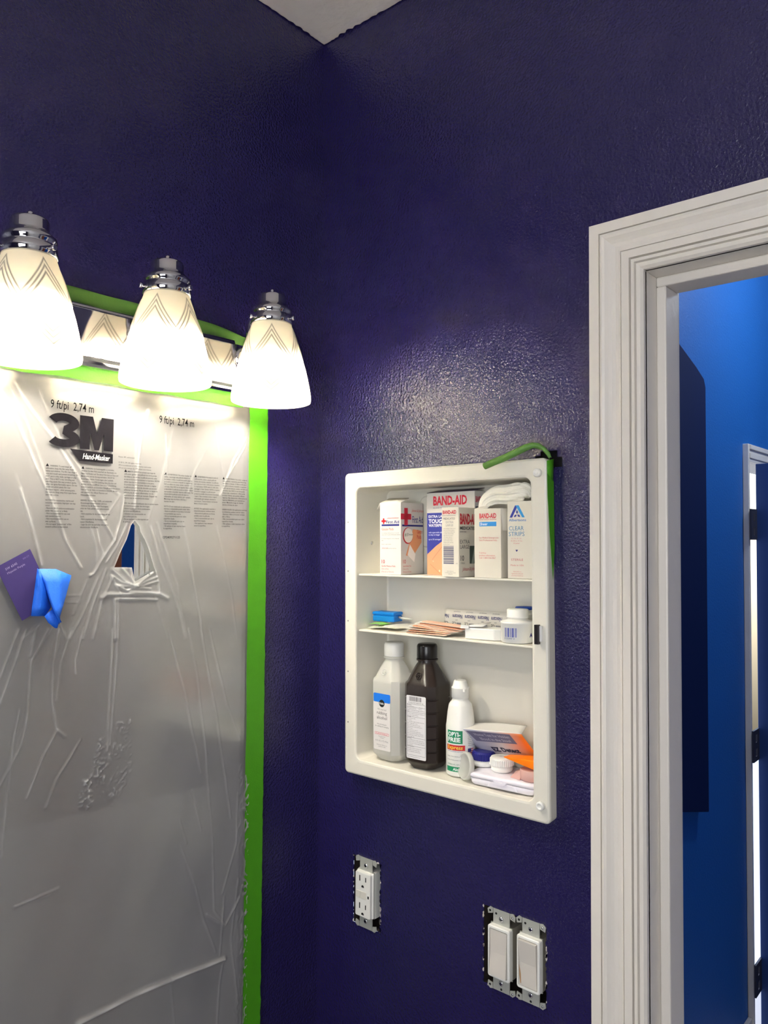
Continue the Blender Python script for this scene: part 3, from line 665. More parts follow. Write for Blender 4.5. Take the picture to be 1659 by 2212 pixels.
# green masking tape strips
def strip(name, x0, x1, z0, z1, y, material, label, vertical=True, rag=0.0006, th=0.0004, ragx1=None, skew=(0, 0)):
    n = 160; A = []; B = []
    for i in range(n+1):
        t = i/n
        if vertical:
            z = z0+(z1-z0)*t
            A.append((x0+rag*0.3*noise.noise((z*40, 1, 2))+skew[0]*(1-t), z)); B.append((x1+(ragx1 or rag)*(noise.noise((z*55, 7, 2))+0.7*noise.noise((z*190, 2, 2)))+skew[1]*(1-t), z))
        else:
            x_ = x0+(x1-x0)*t
            A.append((x_, z0+rag*0.3*noise.noise((x_*40, 1, 2)))); B.append((x_, z1+rag*2*noise.noise((x_*25, 7, 2))))
    mb = MB(); 
    mb.sheet([(p[0], y, p[1]) for p in A], [(p[0], y, p[1]) for p in B], smooth=False)
    o = obj(name, mb, material, None, solid=th, recalc=False)
    return tag(o, label, 'tape', 'green masking tape around the mirror')
strip('masking_tape', -0.1575, -0.1215, 0.84, 1.866, -0.0074, GREEN, 'long upright strip of bright green masking tape along the mirror edge', True, 0.0006, ragx1=0.0011, skew=(0, -0.003))
strip('masking_tape', -0.545, -0.170, 1.8500, 1.8690, -0.0082, GREEN, 'strip of bright green masking tape below the chrome lamp plate', False, 0.0005)
ttm = MB(); A = []; B = []; Cc_ = []
for i in range(81):
    x_ = -0.545+0.382*i/80; n_ = noise.noise((x_*22, 4, 1))
    A.append((x_, -0.001, 1.9445)); Cc_.append((x_, -0.0035-0.001*n_, 1.957)); B.append((x_, -0.0045+0.0015*n_, 1.9655+0.0012*n_-(0.010*max(0, (i-60)/20)**2)))
ttm.sheet([A, Cc_, B], None)
tag(obj('masking_tape', ttm, GREEND, None, solid=0.0004, recalc=False), 'strip of dull green masking tape above the chrome lamp plate', 'tape', 'green masking tape around the mirror')

# purple paint swatch card held by blue tape
def S3(px, py, y): return Vector(WL(px, py, y))
cy0 = -0.0150
P1 = S3(65, 1186, cy0-0.004); P2_ = S3(-9, 1226, cy0); P4 = S3(48, 1341, cy0+0.001)
P3 = P1+(P4-P2_)
cardmb = MB(); Nn = (P1-P2_).cross(P4-P2_).normalized()
if Nn.y > 0: Nn = -Nn
cardmb.prism([P2_, P1, P3, P4], -Nn, 0.0005)
card = tag(obj('paint_swatch', cardmb, SWATCH), 'purple paint colour card taped at a slant onto the masking film', 'card')
U_ = (P1-P2_); W_ = U_.length; U_ = U_/W_; V_ = (P2_-P4); H_ = V_.length; V_ = V_/H_
cp = Print(planar(P2_+Nn*0.0001, U_, V_))
cp.text('SW 6545', 0.008, -0.0085, 0.0026, (190, 182, 214)); cp.text('Majestic Purple', 0.008, -0.0135, 0.0024, (180, 170, 206)); cp.text('305-C7', W_-0.012, -0.0070, 0.0018, (140, 128, 180))
cp.build('printed_label', card)
bt = MB()
Lc = [(81, 1228), (77, 1255), (73, 1285), (69, 1312), (67, 1331)]
Vc = [(84, 1231), (97, 1255), (105, 1285), (110, 1312), (97, 1331)]
Rc = [(84, 1230), (99, 1257), (108, 1290), (118, 1318), (131, 1345)]
Ec = [(154, 1243), (149, 1262), (143, 1285), (137, 1306), (128, 1338)]
Mc = [(120, 1229), (126, 1259), (127, 1288), (129, 1313), (130, 1342)]
yl = -0.0215
rows = [[S3(x, y, yl) for x, y in Lc], [S3((x+a)/2, (y+b)/2, yl-0.003) for (x, y), (a, b) in zip(Lc, Vc)], [S3(x, y, yl-0.0005) for x, y in Vc]]
bt.sheet(rows, None)
ys_r = [0, -0.004, -0.008, -0.011, -0.013]
rows = [[S3(x-3, y+4, yl-0.001) for x, y in Rc], [S3(x-1, y, yl+d_) for (x, y), d_ in zip(Rc, ys_r)], [S3(x+2, y-1, yl+d_) for (x, y), d_ in zip(Rc, ys_r)], [S3(x, y, yl+0.6*d_) for (x, y), d_ in zip(Mc, ys_r)], [S3(x, y, -0.0150+0.5*d_) for (x, y), d_ in zip(Ec, ys_r)]]
bt.sheet(rows, None)
bt.sheet([[S3(96, 1331, yl-0.0005), S3(112, 1316, yl-0.001), S3(122, 1322, yl-0.003)], [S3(104, 1345, yl-0.002), S3(114, 1340, yl-0.003), S3(128, 1340, yl-0.008)], [S3(116, 1355, yl-0.003), S3(120, 1357, yl-0.004), S3(124, 1357, yl-0.006)]], None)
tag(obj('painters_tape', bt, BLUETAPE, None, solid=0.0003, recalc=False), 'crumpled piece of bright blue painters tape holding the purple card', 'tape')

# ------------------------------------------------------------------ medicine cabinet
TILT = Matrix.Translation((0, CABC, CABZ)) @ Matrix.Rotation(-0.0095, 4, 'X') @ Matrix.Translation((0, -CABC, -CABZ))
def CM(x, y, z, rz=0.0, extra=None):
    """cabinet placement: local X = right along the wall, local Y = into the wall, Z up"""
    M = TILT @ Matrix.Translation((x, y, z)) @ Matrix.Rotation(-PI/2+rz, 4, 'Z')
    return M @ extra if extra is not None else M
cab = thing('medicine_cabinet', 'white plastic medicine cabinet without its door set in the purple wall', 'cabinet', CM(0, CABC, CABZ))
OX, OZ0_, OZ1_ = 0.1527, 0.0235, 0.4365
CH, CWD = 0.4605, 0.1763
def L3(pts, y): return [(p[0], y, p[1]) for p in pts]
def oi(e, r, y): return L3(rrect(-CWD+e, e, CWD-e, CH-e, r), y)
def ii(e, r, y): return L3(rrect(-OX-e, OZ0_-e, OX+e, OZ1_+e, r), y)
body = MB()
body.loft([oi(0.001, 0.006, -0.0006), oi(0, 0.007, -0.0165), oi(0.0008, 0.0065, -0.0188), oi(0.003, 0.005, -0.020), ii(0.0035, 0.0125, -0.020), ii(0.0010, 0.0110, -0.0193), ii(0, 0.010, -0.0175), ii(-0.0002, 0.010, 0.004), ii(-0.001, 0.010, 0.0530), ii(-0.004, 0.008, 0.0545)], False, True, smooth=True)
bo = obj('cabinet_body', body, PLASTIC, cab); md = bo.modifiers.new('es', 'EDGE_SPLIT'); md.split_angle = math.radians(14)
ins = MB(); ins.loft([L3(rrect(-0.085, 0.345, 0.120, 0.425, 0.012), 0.0545), L3(rrect(-0.083, 0.347, 0.118, 0.423, 0.012), 0.0525)], False, True, smooth=False)
obj('back_panel_inset', ins, PLASTIC, bo)
S1, S2, S0 = 1.6058-CABZ, 1.5205-CABZ, 0.0248
for zz in (S1, S2):
    obj('shelf', MB().box((-OX+0.0005, -0.013, zz-0.0028), (OX-0.0005, 0.0525, zz)), PLASTIC, cab, bevel=0.0006)
for zz in (0.4415, 0.0225):
    obj('door_bumper', MB().lathe([(0.0056, 0), (0.0056, 0.004), (0.0048, 0.0055), (0.0030, 0.0058), (0.0028, 0.0050), (0.0008, 0.0049)], 24, M=Matrix.Translation((0.1645, -0.0198, zz)) @ Matrix.Rotation(PI/2, 4, 'X')), WHITEP, cab)
for zz in (0.3845, 0.3088, 0.2322, 0.1547, 0.0775):
    obj('screw_hole', MB().lathe([(0.0013, 0), (0.0011, 0.0004)], 12, M=Matrix.Translation((-0.1685, -0.0198, zz)) @ Matrix.Rotation(PI/2, 4, 'X')), mat('screw_hole_grey', (110, 106, 104), 0.5), cab)
ca = obj('magnetic_catch', MB().box((0.1590, -0.0245, 0.2275), (0.1695, -0.0200, 0.2475)), WHITEP, cab, bevel=0.0008)
obj('catch_magnet', MB().box((0.1618, -0.0290, 0.2245), (0.1668, -0.0230, 0.2490)).box((0.1636, -0.0296, 0.2245), (0.1642, -0.0288, 0.2490)), mat('dark_magnet', (62, 56, 58), 0.3, metal=0.7), ca)
obj('wall_screw', MB().lathe([(0.0032, 0), (0.0030, 0.001), (0.0012, 0.0016)], 14, M=Matrix.Translation((-OX+0.0002, 0.018, 0.3520)) @ Matrix.Rotation(PI/2, 4, 'Y')), CHROME, cab)
# green tape still on the right hand side of the cabinet, and its torn curling end
gt = MB(); gt.add([(CWD+0.0004, -0.0190, CH-0.004), (CWD+0.0004, -0.0020, CH-0.030), (CWD+0.0004, -0.0015, CH-0.115), (CWD+0.0004, -0.0060, CH-0.155), (CWD+0.0004, -0.0140, CH-0.090), (CWD+0.0004, -0.0180, CH-0.050)], [(0, 1, 2, 3, 4, 5)])
gt.sheet([[(CWD+0.0004, -0.0185, CH-0.02), (CWD+0.0004, -0.0185, CH-0.004)], [(CWD+0.0006, -0.004, CH-0.03), (CWD+0.003, -0.006, CH-0.001)]], None)
gto = obj('masking_tape', gt, GREEN, None, solid=0.0003, recalc=False); gto.matrix_basis = CM(0, CABC, CABZ)
tag(gto, 'torn green masking tape stuck on the side of the medicine cabinet', 'tape')
path = [(1189, 990, -0.021), (1184, 980, -0.018), (1174, 969, -0.020), (1162, 963, -0.024), (1150, 962, -0.028), (1135, 967, -0.031), (1115, 977, -0.034), (1090, 989, -0.036), (1065, 999, -0.037), (1047, 1007, -0.037)]
cu_rows = []
P_ = [Vector(WR(a, b, c)) for a, b, c in path]
for i, p in enumerate(P_):
    t = (P_[min(i+1, 9)]-P_[max(i-1, 0)]).normalized(); n1 = Vector((-1, 0, 0)); n1 = (n1-t*n1.dot(t)).normalized(); n2 = t.cross(n1)
    w = 0.0018 if i < 1 else (0.0026 if i < 3 else 0.0036+0.0008*(i > 4))
    cu_rows.append([p+(n1*math.cos(a)+n2*math.sin(a))*w for a in np.linspace(-1.9, 1.9, 9)])
cm_ = MB(); cm_.sheet(cu_rows, None)
tag(obj('masking_tape', cm_, GREEND, None, solid=0.0003, recalc=False), 'curled loose end of green masking tape over the top edge of the cabinet', 'tape')
# torn drywall at the cabinet corner
tw = MB(); tw.box((0.0005, -0.436, 1.7525), (0.03, -0.403, 1.7775)); 
bx5 = MB()
def open_box(x0, x1, y0, y1, z0, z1):
    v = [(x0, y0, z0), (x0, y1, z0), (x0, y1, z1), (x0, y0, z1), (x1, y0, z0), (x1, y1, z0), (x1, y1, z1), (x1, y0, z1)]
    return MB().add(v, [(0, 1, 5, 4), (1, 2, 6, 5), (2, 3, 7, 6), (3, 0, 4, 7), (4, 5, 6, 7)])
obj('torn_recess', open_box(0.001, 0.02, -0.438, -0.397, 1.751, 1.775), DARK, wall_right)

# ---- small cartons on the top shelf
FRONT = lambda w, d, h: (planar((-w/2, -d/2, 0), (1, 0, 0), (0, 0, 1)))
SIDE = lambda w, d, h: (planar((w/2, -d/2, 0), (0, 1, 0), (0, 0, 1)))
TOPZ = CABZ+S1
RED = (196, 22, 46); NVY = (30, 32, 120); GRY = (96, 92, 96)
def carton(name, label, w, d, h, X, Y, z, rz, cmat, open_top=False, group='first aid cartons on the top shelf'):
    """X = world y of centre, Y = depth centre"""
    t = thing(name, label, 'box', CM(Y, X, z+0.0003, rz), group)
    b = MB()
    if open_top:
        v = []
        e = 0.0008
        o_ = [(-w/2, -d/2), (w/2, -d/2), (w/2, d/2), (-w/2, d/2)]; i_ = [(-w/2+e, -d/2+e), (w/2-e, -d/2+e), (w/2-e, d/2-e), (-w/2+e, d/2-e)]
        b.loft([[(x, y, 0) for x, y in o_], [(x, y, h) for x, y in o_], [(x, y, h) for x, y in i_], [(x, y, 0.004) for x, y in i_]], True, True, smooth=False, material=cmat)
        for k in range(len(b.mi)):
            pass
    else:
        b.box((-w/2, -d/2, 0), (w/2, d/2, h), cmat)
    obj('carton', b, cmat, t, bevel=0.0005)
    return t
# gauze pads carton
w, d, h = 0.040, 0.056, 0.1075
t = carton('gauze_carton', 'white gauze pad carton with a red cross and raised lid flap', w, d, h, -0.1605, 0.0185, TOPZ, math.radians(2), CARDW, True)
fl = MB(); fl.sheet([[(-w/2, -d/2+0.001, h), (w/2, -d/2+0.001, h)], [(-w/2-0.001, -0.004, h+0.008), (w/2-0.004, -0.002, h+0.0075)]], None); fl.sheet([[(-w/2, -d/2, h), (-w/2, d/2, h)], [(-w/2-0.009, -d/2+0.004, h-0.010), (-w/2-0.009, d/2-0.01, h-0.006)]], None)
obj('lid_flap', fl, CARD, t, solid=0.0005, recalc=False)
p = Print(FRONT(w, d, h))
def cross(p, x, y, s_, col): p.rect(x-s_/2, y-s_/6, x+s_/2, y+s_/6, col, 1); p.rect(x-s_/6, y-s_/2, x+s_/6, y+s_/2, col, 1)
cross(p, 0.0075, 0.080, 0.0085, (222, 30, 50))
p.text('Johnson & Johnson', 0.014, 0.0835, 0.0019, RED, w=0.022, slant=0.2); p.text('First Aid', 0.0125, 0.0765, 0.0043, NVY, w=0.0245, bold=0.01)
p.rect(0.0035, 0.0725, 0.0370, 0.0752, NVY); p.text('Gauze Pads', 0.0035, 0.0662, 0.0038, (214, 100, 92), w=0.023)
p.lines(['For covering, treating and care of cuts with', 'the #1 DOCTOR RECOMMENDED BRAND.', '', 'For medical emergencies, seek professional', 'help.', '', 'Keep in a clean location.'], 0.0035, 0.0615, 0.0013, 0.0028, GRY)
p.text('IMPORTANT', 0.0045, 0.0385, 0.0014, RED); p.text('Not made with natural rubber latex', 0.0135, 0.0385, 0.0013, GRY, w=0.018)
p.text('10', 0.0035, 0.0165, 0.0055, RED); p.text('Sterile Medium Pads', 0.0035, 0.0115, 0.0021, RED, w=0.026); p.text('3 in. x 3 in.', 0.0035, 0.0073, 0.0021, RED); p.text('(7,6 cm x 7,6 cm)', 0.0035, 0.0030, 0.0021, RED, w=0.023)
p.build('printed_label', t)
p = Print(SIDE(w, d, h))
cross(p, 0.0125, 0.0865, 0.0260, (205, 28, 60)); p.text('Johnson & Johnson', 0.0265, 0.094, 0.0042, (214, 80, 90), w=0.030, slant=0.2); p.text('First Aid', 0.0285, 0.0775, 0.0100, NVY, w=0.0270, bold=0.01)
p.rect(0.003, 0.0718, 0.056, 0.0745, NVY)
p.disc(0.017, 0.058, 0.0125, (200, 40, 50)); p.disc(0.0182, 0.0585, 0.0112, (240, 236, 226), 1); p.text('#1', 0.009, 0.057, 0.0052, (70, 110, 60), layer=2); p.text('Doctor', 0.0170, 0.0585, 0.0030, (40, 40, 40), layer=2)
p.poly([(0.012, 0.0285), (0.029, 0.0260), (0.052, 0.048), (0.050, 0.066), (0.030, 0.0680), (0.022, 0.050)], (232, 158, 112), 0); p.poly([(0.016, 0.029), (0.033, 0.018), (0.036, 0.030), (0.022, 0.045)], (246, 240, 236), 1)
p.text('Gauze', 0.040, 0.0615, 0.0055, RED, w=0.014, layer=2); p.text('Pads', 0.040, 0.0535, 0.0055, RED, w=0.011, layer=2)
p.text('10', 0.005, 0.0165, 0.0058, RED); p.text('Sterile Medium Pads', 0.005, 0.0115, 0.0021, RED, w=0.020); p.text('3 in. x 3 in.', 0.005, 0.0073, 0.0021, RED); p.text('(7,6 cm x 7,6 cm)', 0.005, 0.0030, 0.0021, RED, w=0.02)
p.build('printed_label', t)
# tough strips carton
w, d, h = 0.088, 0.026, 0.1215
t = carton('bandage_carton', 'large white and dark blue bandage carton with a tan bandage picture', w, d, h, -0.2490, 0.0360, TOPZ, math.radians(-2), CARDW)
p = Print(FRONT(w, d, h))
p.text('BAND-AID', 0.0125, 0.1030, 0.0125, (214, 26, 60), w=0.062, bold=0.035); p.text('BRAND ADHESIVE BANDAGES', 0.0125, 0.0980, 0.0018, (120, 116, 140), w=0.048)
p.rect(0.0004, 0.0, w-0.0004, 0.0915, (36, 44, 140), 0)
p.poly([(0.0004, 0.0), (0.0004, 0.030), (0.018, 0.043), (0.040, 0.056), (0.062, 0.073), (0.0875, 0.0800), (0.0875, 0.020), (0.060, 0.006), (0.052, 0.0)], (206, 150, 112), 1)
p.poly([(0.036, 0.0), (0.046, 0.010), (0.060, 0.024), (0.0875, 0.040), (0.0875, 0.0)], (242, 240, 238), 2)
for a, b in (((0.010, 0.022), (0.032, 0.045)), ((0.032, 0.045), (0.055, 0.052)), ((0.006, 0.016), (0.026, 0.001))):
    dx, dy = b[0]-a[0], b[1]-a[1]; ln = math.hypot(dx, dy); nx2, ny2 = -dy/ln*0.0005, dx/ln*0.0005
    p.poly([(a[0]-nx2, a[1]-ny2), (b[0]-nx2, b[1]-ny2), (b[0]+nx2, b[1]+ny2), (a[0]+nx2, a[1]+ny2)], (176, 120, 86), 2)
for a, b, r_ in ((0.034, 0.044, .0016), (0.037, 0.027, .0018), (0.024, 0.006, .0016), (0.012, 0.020, .0008), (0.041, 0.040, .001), (0.031, 0.022, .0008)): p.disc(a, b, r_, (236, 200, 172), 3)
p.text('EXTRA LARGE', 0.0035, 0.0845, 0.0036, (240, 240, 248), w=0.036, bold=0.02); p.text('TOUGH-STRIPS', 0.0035, 0.0765, 0.0056, (244, 244, 250), w=0.060, bold=0.03); p.text('WATERPROOF', 0.0035, 0.0710, 0.0040, (240, 240, 248), w=0.036, bold=0.02)
p.lines(['with super-stick adhesive', 'to stay on longer', '', 'up to 5X stronger*'], 0.0035, 0.0615, 0.0021, 0.0034, (226, 228, 244), bold=0.01)
p.build('printed_label', t)
p = Print(SIDE(w, d, h)); p.text('BAND-AID', 0.002, 0.1055, 0.0078, (214, 26, 60), w=0.022, bold=0.03); p.rect(0.002, 0.090, 0.025, 0.099, (48, 46, 70)); p.text('TOUGH', 0.003, 0.0955, 0.0022, (214, 214, 224)); p.text('STRIPS', 0.003, 0.0915, 0.0022, (214, 214, 224)); p.build('printed_label', t)
tp_ = MB(); tp_.sheet([[(-w/2, -d/2, h), (w/2, -d/2, h)], [(-w/2+0.001, d/2, h+0.005), (w/2-0.001, d/2, h+0.005)]], None); obj('lid_flap', tp_, mat('dark_carton_flap', (70, 58, 76), 0.5), t, solid=0.0005, recalc=False)
# medicated carton
w, d, h = 0.029, 0.045, 0.0965
t = carton('bandage_carton', 'narrow cream bandage carton with a barcode, standing before the large blue one', w, d, h, -0.2795, 0.0022, TOPZ, math.radians(0), CARD)
p = Print(FRONT(w, d, h))
p.text('BAND-AID', 0.002, 0.0875, 0.0048, RED, w=0.023, bold=0.03); p.text('BRAND ADHESIVE BANDAGES', 0.002, 0.0845, 0.0014, GRY, w=0.022); p.text('MEDICATED', 0.003, 0.0795, 0.0027, (60, 58, 64), w=0.020); p.text('EXTRA', 0.0075, 0.0745, 0.0029, (150, 146, 150)); p.text('LARGE', 0.0075, 0.0702, 0.0029, (150, 146, 150))
p.lines(['Apply bandage to clean dry skin', 'Keep out of reach of children.', 'If swallowed, get medical help', 'or contact a Poison Center', 'right away. Do not use if', 'unit wrapper is torn or', 'damaged. Sterile unless', 'opened. Caution: if skin', 'irritation occurs, stop use', 'and ask a doctor.'], 0.003, 0.0665, 0.0011, 0.0024, GRY)
p.barcode(0.003, 0.0180, 0.0205, 0.0440, (60, 56, 110), vertical=False); p.text('0 81371 00571 9', 0.024, 0.018, 0.0015, GRY, w=0.003)
p.lines(['Johnson & Johnson', 'Consumer Products Company', 'Skillman, NJ'], 0.0145, 0.0075, 0.0010, 0.0020, GRY, align='c'); p.build('printed_label', t)
p = Print(SIDE(w, d, h))
p.text('BAND-AID', 0.003, 0.0735, 0.0135, (196, 18, 44), w=0.060*0.7, bold=0.04); p.text('MEDICATED', 0.003, 0.0655, 0.0042, (40, 38, 44), w=0.038, bold=0.02); p.text('BANDAGES', 0.003, 0.0615, 0.0020, GRY); p.text('EXTRA', 0.003, 0.0460, 0.0052, (60, 58, 64)); p.text('LARGE', 0.003, 0.0390, 0.0052, (60, 58, 64)); p.text('10', 0.004, 0.0225, 0.0070, (36, 34, 40), bold=0.01); p.text('STERILE', 0.004, 0.0180, 0.0020, GRY); p.text('Johnson & Johnson', 0.008, 0.0085, 0.0050, (180, 40, 60), w=0.036, slant=0.2)
p.rect(0.026, 0.018, 0.045, 0.043, (70, 84, 76), 0); p.poly([(0.030, 0.018), (0.036, 0.018), (0.040, 0.043), (0.038, 0.043)], (150, 160, 150), 1); p.build('printed_label', t)
# sheer carton, top open
w, d, h = 0.0425, 0.040, 0.0935
t = carton('bandage_carton', 'open-topped cream bandage carton with a light blue band below red lettering', w, d, h, -0.3350, 0.0085, TOPZ, math.radians(0), CARD, True)
fl = MB(); fl.sheet([[(-w/2, -d/2+0.001, h), (-w/2+0.020, -d/2+0.001, h)], [(-w/2-0.004, 0.002, h+0.004), (-w/2+0.018, 0.004, h+0.010)]], None); obj('lid_flap', fl, CARD, t, solid=0.0005, recalc=False)
fl = MB(); fl.sheet([[(w/2, -d/2, h), (w/2, d/2, h)], [(w/2+0.0012, -d/2+0.003, h-0.03), (w/2+0.0014, d/2, h-0.03)]], None); obj('lid_flap', fl, CARD, t, solid=0.0005, recalc=False)
p = Print(FRONT(w, d, h))
p.text('BAND-AID', 0.0085, 0.0805, 0.0062, (206, 26, 52), w=0.027, bold=0.03); p.text('BRAND ADHESIVE BANDAGES', 0.0085, 0.0778, 0.0013, RED, w=0.027); p.rect(0.0085, 0.0695, 0.0355, 0.0755, (30, 140, 214)); p.text('Sheer', 0.0095, 0.0708, 0.0036, (236, 244, 250), layer=2, bold=0.02)
p.lines(['For Medical Emergencies', 'Seek Professional Help.'], 0.0080, 0.0530, 0.0021, 0.0034, (206, 96, 96)); p.lines(['Toll-free', 'product information.', 'Call: 1-800-526-3967'], 0.0080, 0.0325, 0.0021, 0.0034, (206, 96, 96)); p.build('printed_label', t)
# clear strips carton
w, d, h = 0.040, 0.040, 0.1020
t = carton('bandage_carton', 'cream clear-strips carton with a blue triangular emblem at the end of the shelf', w, d, h, -0.3845, 0.0115, TOPZ, math.radians(0), CARD)
p = Print(FRONT(w, d, h))
p.poly([(0.0035, 0.0805), (0.0075, 0.0805), (0.0140, 0.0920), (0.0150, 0.0965), (0.0120, 0.0965)], (34, 44, 150)); p.poly([(0.0265, 0.0805), (0.0225, 0.0805), (0.0140, 0.0945), (0.0125, 0.0965), (0.0175, 0.0965)], (44, 150, 214), 1)
for a in (0, 125, -125): p.poly([(0.0150+r_*math.sin(math.radians(a+b)), 0.0845+r_*math.cos(math.radians(a+b))) for r_, b in ((0.0004, 0), (0.0034, -28), (0.0060, 0), (0.0034, 28))], (34, 44, 140), 2)
p.text('Albertsons', 0.0025, 0.0755, 0.0033, (50, 120, 190), w=0.026, bold=0.01); p.text('CLEAR', 0.0025, 0.0635, 0.0055, (70, 130, 170), w=0.0225); p.text('STRIPS', 0.0020, 0.0560, 0.0055, (70, 130, 170), w=0.0240)
p.lines(['8  3 in. X 1 in.', '25 3/4 in. X 3 in.', '10 junior'], 0.0140, 0.0520, 0.0018, 0.0032, (206, 110, 110), align='c'); p.poly([(0.0120, 0.0380), (0.0160, 0.0380), (0.0140, 0.0350)], (40, 40, 120)); p.text('STERILE', 0.0055, 0.0235, 0.0028, (190, 90, 100), w=0.018); p.text('Made in USA', 0.0045, 0.0165, 0.0022, (206, 110, 110), w=0.02); p.lines(['"Band-Aid" is a', 'registered trademark', 'of Johnson & Johnson'], 0.0145, 0.0085, 0.0014, 0.0026, (206, 110, 110), align='c'); p.build('printed_label', t)
# folded gauze wad on the cartons
gpx = [(1046, 1128, -0.004), (1043, 1108, 0.000), (1050, 1084, 0.002), (1072, 1070, 0.004), (1098, 1068, 0.002), (1118, 1065, 0.002), (1132, 1064, 0.004), (1140, 1067, 0.008), (1144, 1072, 0.012)]
gw_ = [0.006, 0.010, 0.015, 0.018, 0.019, 0.020, 0.020, 0.016, 0.010]
gm = MB(); rows = []
GP = [Vector(WR(a, b, c)) for a, b, c in gpx]
def catm(P, n):
    out = []
    for i in range(len(P)-1):
        p0, p1, p2, p3 = P[max(i-1, 0)], P[i], P[i+1], P[min(i+2, len(P)-1)]
        for k in range(n):
            t_ = k/n; out.append(0.5*((2*p1)+(p2-p0)*t_+(2*p0-5*p1+4*p2-p3)*t_*t_+(3*p1-p0-3*p2+p3)*t_**3))
    return out+[P[-1]]
GS = catm(GP, 8); WS = np.interp(np.linspace(0, 8, len(GS)), range(9), gw_)
for i, p_ in enumerate(GS):
    t_ = (GS[min(i+1, len(GS)-1)]-GS[max(i-1, 0)]).normalized(); n1 = Vector((-1, 0, 0)); n1 = (n1-t_*n1.dot(t_)).normalized(); n2 = t_.cross(n1)
    L = []
    for j in range(110):
        a = 2*PI*j/110; rr = WS[i]*0.62
        rip = 1+0.13*math.sin(a*9+i*0.10+1.5*math.sin(i*0.13))+0.07*math.sin(a*17-i*0.12)
        L.append(p_+n1*(math.cos(a)*rr*0.55*rip)+n2*(math.sin(a)*rr*rip*0.98))
    rows.append(L)
gm.loft(rows, True, True)
tag(obj('gauze_wad', gm, GAUZE), 'crumpled white gauze bandage draped over the cartons on the top shelf', 'gauze')

# ---- middle shelf
MZ = CABZ+S2
def W2L(px, py, x): return Vector(WR(px, py, x))
# blue dispenser box
b0 = W2L(831, 1340, 0.018)
t = thing('plastic_box', 'small translucent bright blue plastic box at the corner of the middle shelf', 'box', CM(0.024, b0.y-0.003, MZ+0.0115, math.radians(4)))
obj('box_body', MB().box((-0.0205, -0.012, 0), (0.0205, 0.012, 0.0095)), BLUECLEAR, t, bevel=0.002)
obj('box_lid', MB().box((-0.021, -0.0125, 0.0097), (0.021, 0.0125, 0.0150)), BLUECLEAR, t, bevel=0.002)
# sachets under it
def sachet(name, label, X, Y, z, w, d, rz, m_, th=0.0018, tilt=0.0, group=None, cat='packet', bow=0.001):
    mb = MB(); n = 10; top = []; bot = []
    for i in range(n+1):
        for_j = []; b_j = []
        for j in range(5):
            u, v = i/n*2-1, j/4*2-1; e = (1-u**4)*(1-v**4)
            for_j.append((u*w/2, v*d/2, th*0.5+th*0.9*e+bow*math.sin(u*2+1))); b_j.append((u*w/2, v*d/2, th*0.5-th*0.45*e+bow*math.sin(u*2+1)))
        top.append(for_j); bot.append(b_j)
    mb.sheet(top, None); mb.sheet([list(reversed(r)) for r in bot], None)
    o = obj(name, mb, m_, None, recalc=False); o.matrix_basis = CM(Y, X, z, rz, Matrix.Rotation(tilt, 4, 'Y'))
    return tag(o, label, cat, group)
y_of = lambda px, x: float(W2L(px, 1340, x).y)
sachet('paper_packet', 'pale cream paper packet lying under the blue plastic box', y_of(838, 0.015), 0.019, MZ+0.0018, 0.055, 0.040, 0.1, mat('cream_paper', (236, 232, 208), 0.6), 0.0030)
sachet('green_packet', 'small green tipped packet lying under the blue plastic box', y_of(822, 0.012), 0.012, MZ+0.0072, 0.030, 0.022, -0.15, mat('green_packet', (130, 190, 80), 0.5), 0.0018)
sachet('clear_packet', 'clear wrapped packet on the middle shelf beside the tan bandages', y_of(868, 0.0), 0.008, MZ+0.0040, 0.060, 0.030, 0.08, CLEARFILM, 0.0050)
# wrapped bandages
TAN = mat('tan_bandage', (222, 152, 118), 0.6, bump=(600, 0.0003)); TAN2 = mat('tan_bandage_pale', (236, 186, 160), 0.6, bump=(600, 0.0003))
for i in range(7):
    X = y_of(925+i*2.5, 0.0)-0.001*i; Y = 0.003+0.0028*i
    t = thing('wrapped_bandage', 'lowest tan bandage of the loose pile, flat on the middle shelf' if i == 0 else ('topmost tan bandage of the loose pile on the middle shelf' if i == 6 else 'tan paper-wrapped bandage within the loose pile, between its lowest and topmost'), 'bandage', CM(Y, X, MZ+0.0008+0.0022*i, math.radians(-6+4*((i*5) % 4)), Matrix.Rotation(math.radians(1.2+0.5*i) if i > 2 else 0.0, 4, 'Y')), 'tan bandages on the middle shelf')
    mb = MB(); mb.loft([[(x, y, z0 + 0.0010*math.sin(x*30+i)) for x, y in rrect(-0.038, -0.0105, 0.038, 0.0105, 0.006, 4)] for z0 in (0.0006, 0.0014)], True, True, smooth=False); obj('bandage', mb, TAN if i % 2 else TAN2, t)
    mb = MB(); mb.sheet([[(x, y, 0.0002+0.0010*math.sin(x*30+i)) for x in np.linspace(-0.042, 0.042, 13)] for y in (-0.0125, 0.0125)], None); obj('wrapper', mb, mat('wrapper_paper', (242, 238, 230), 0.6), t, recalc=False)
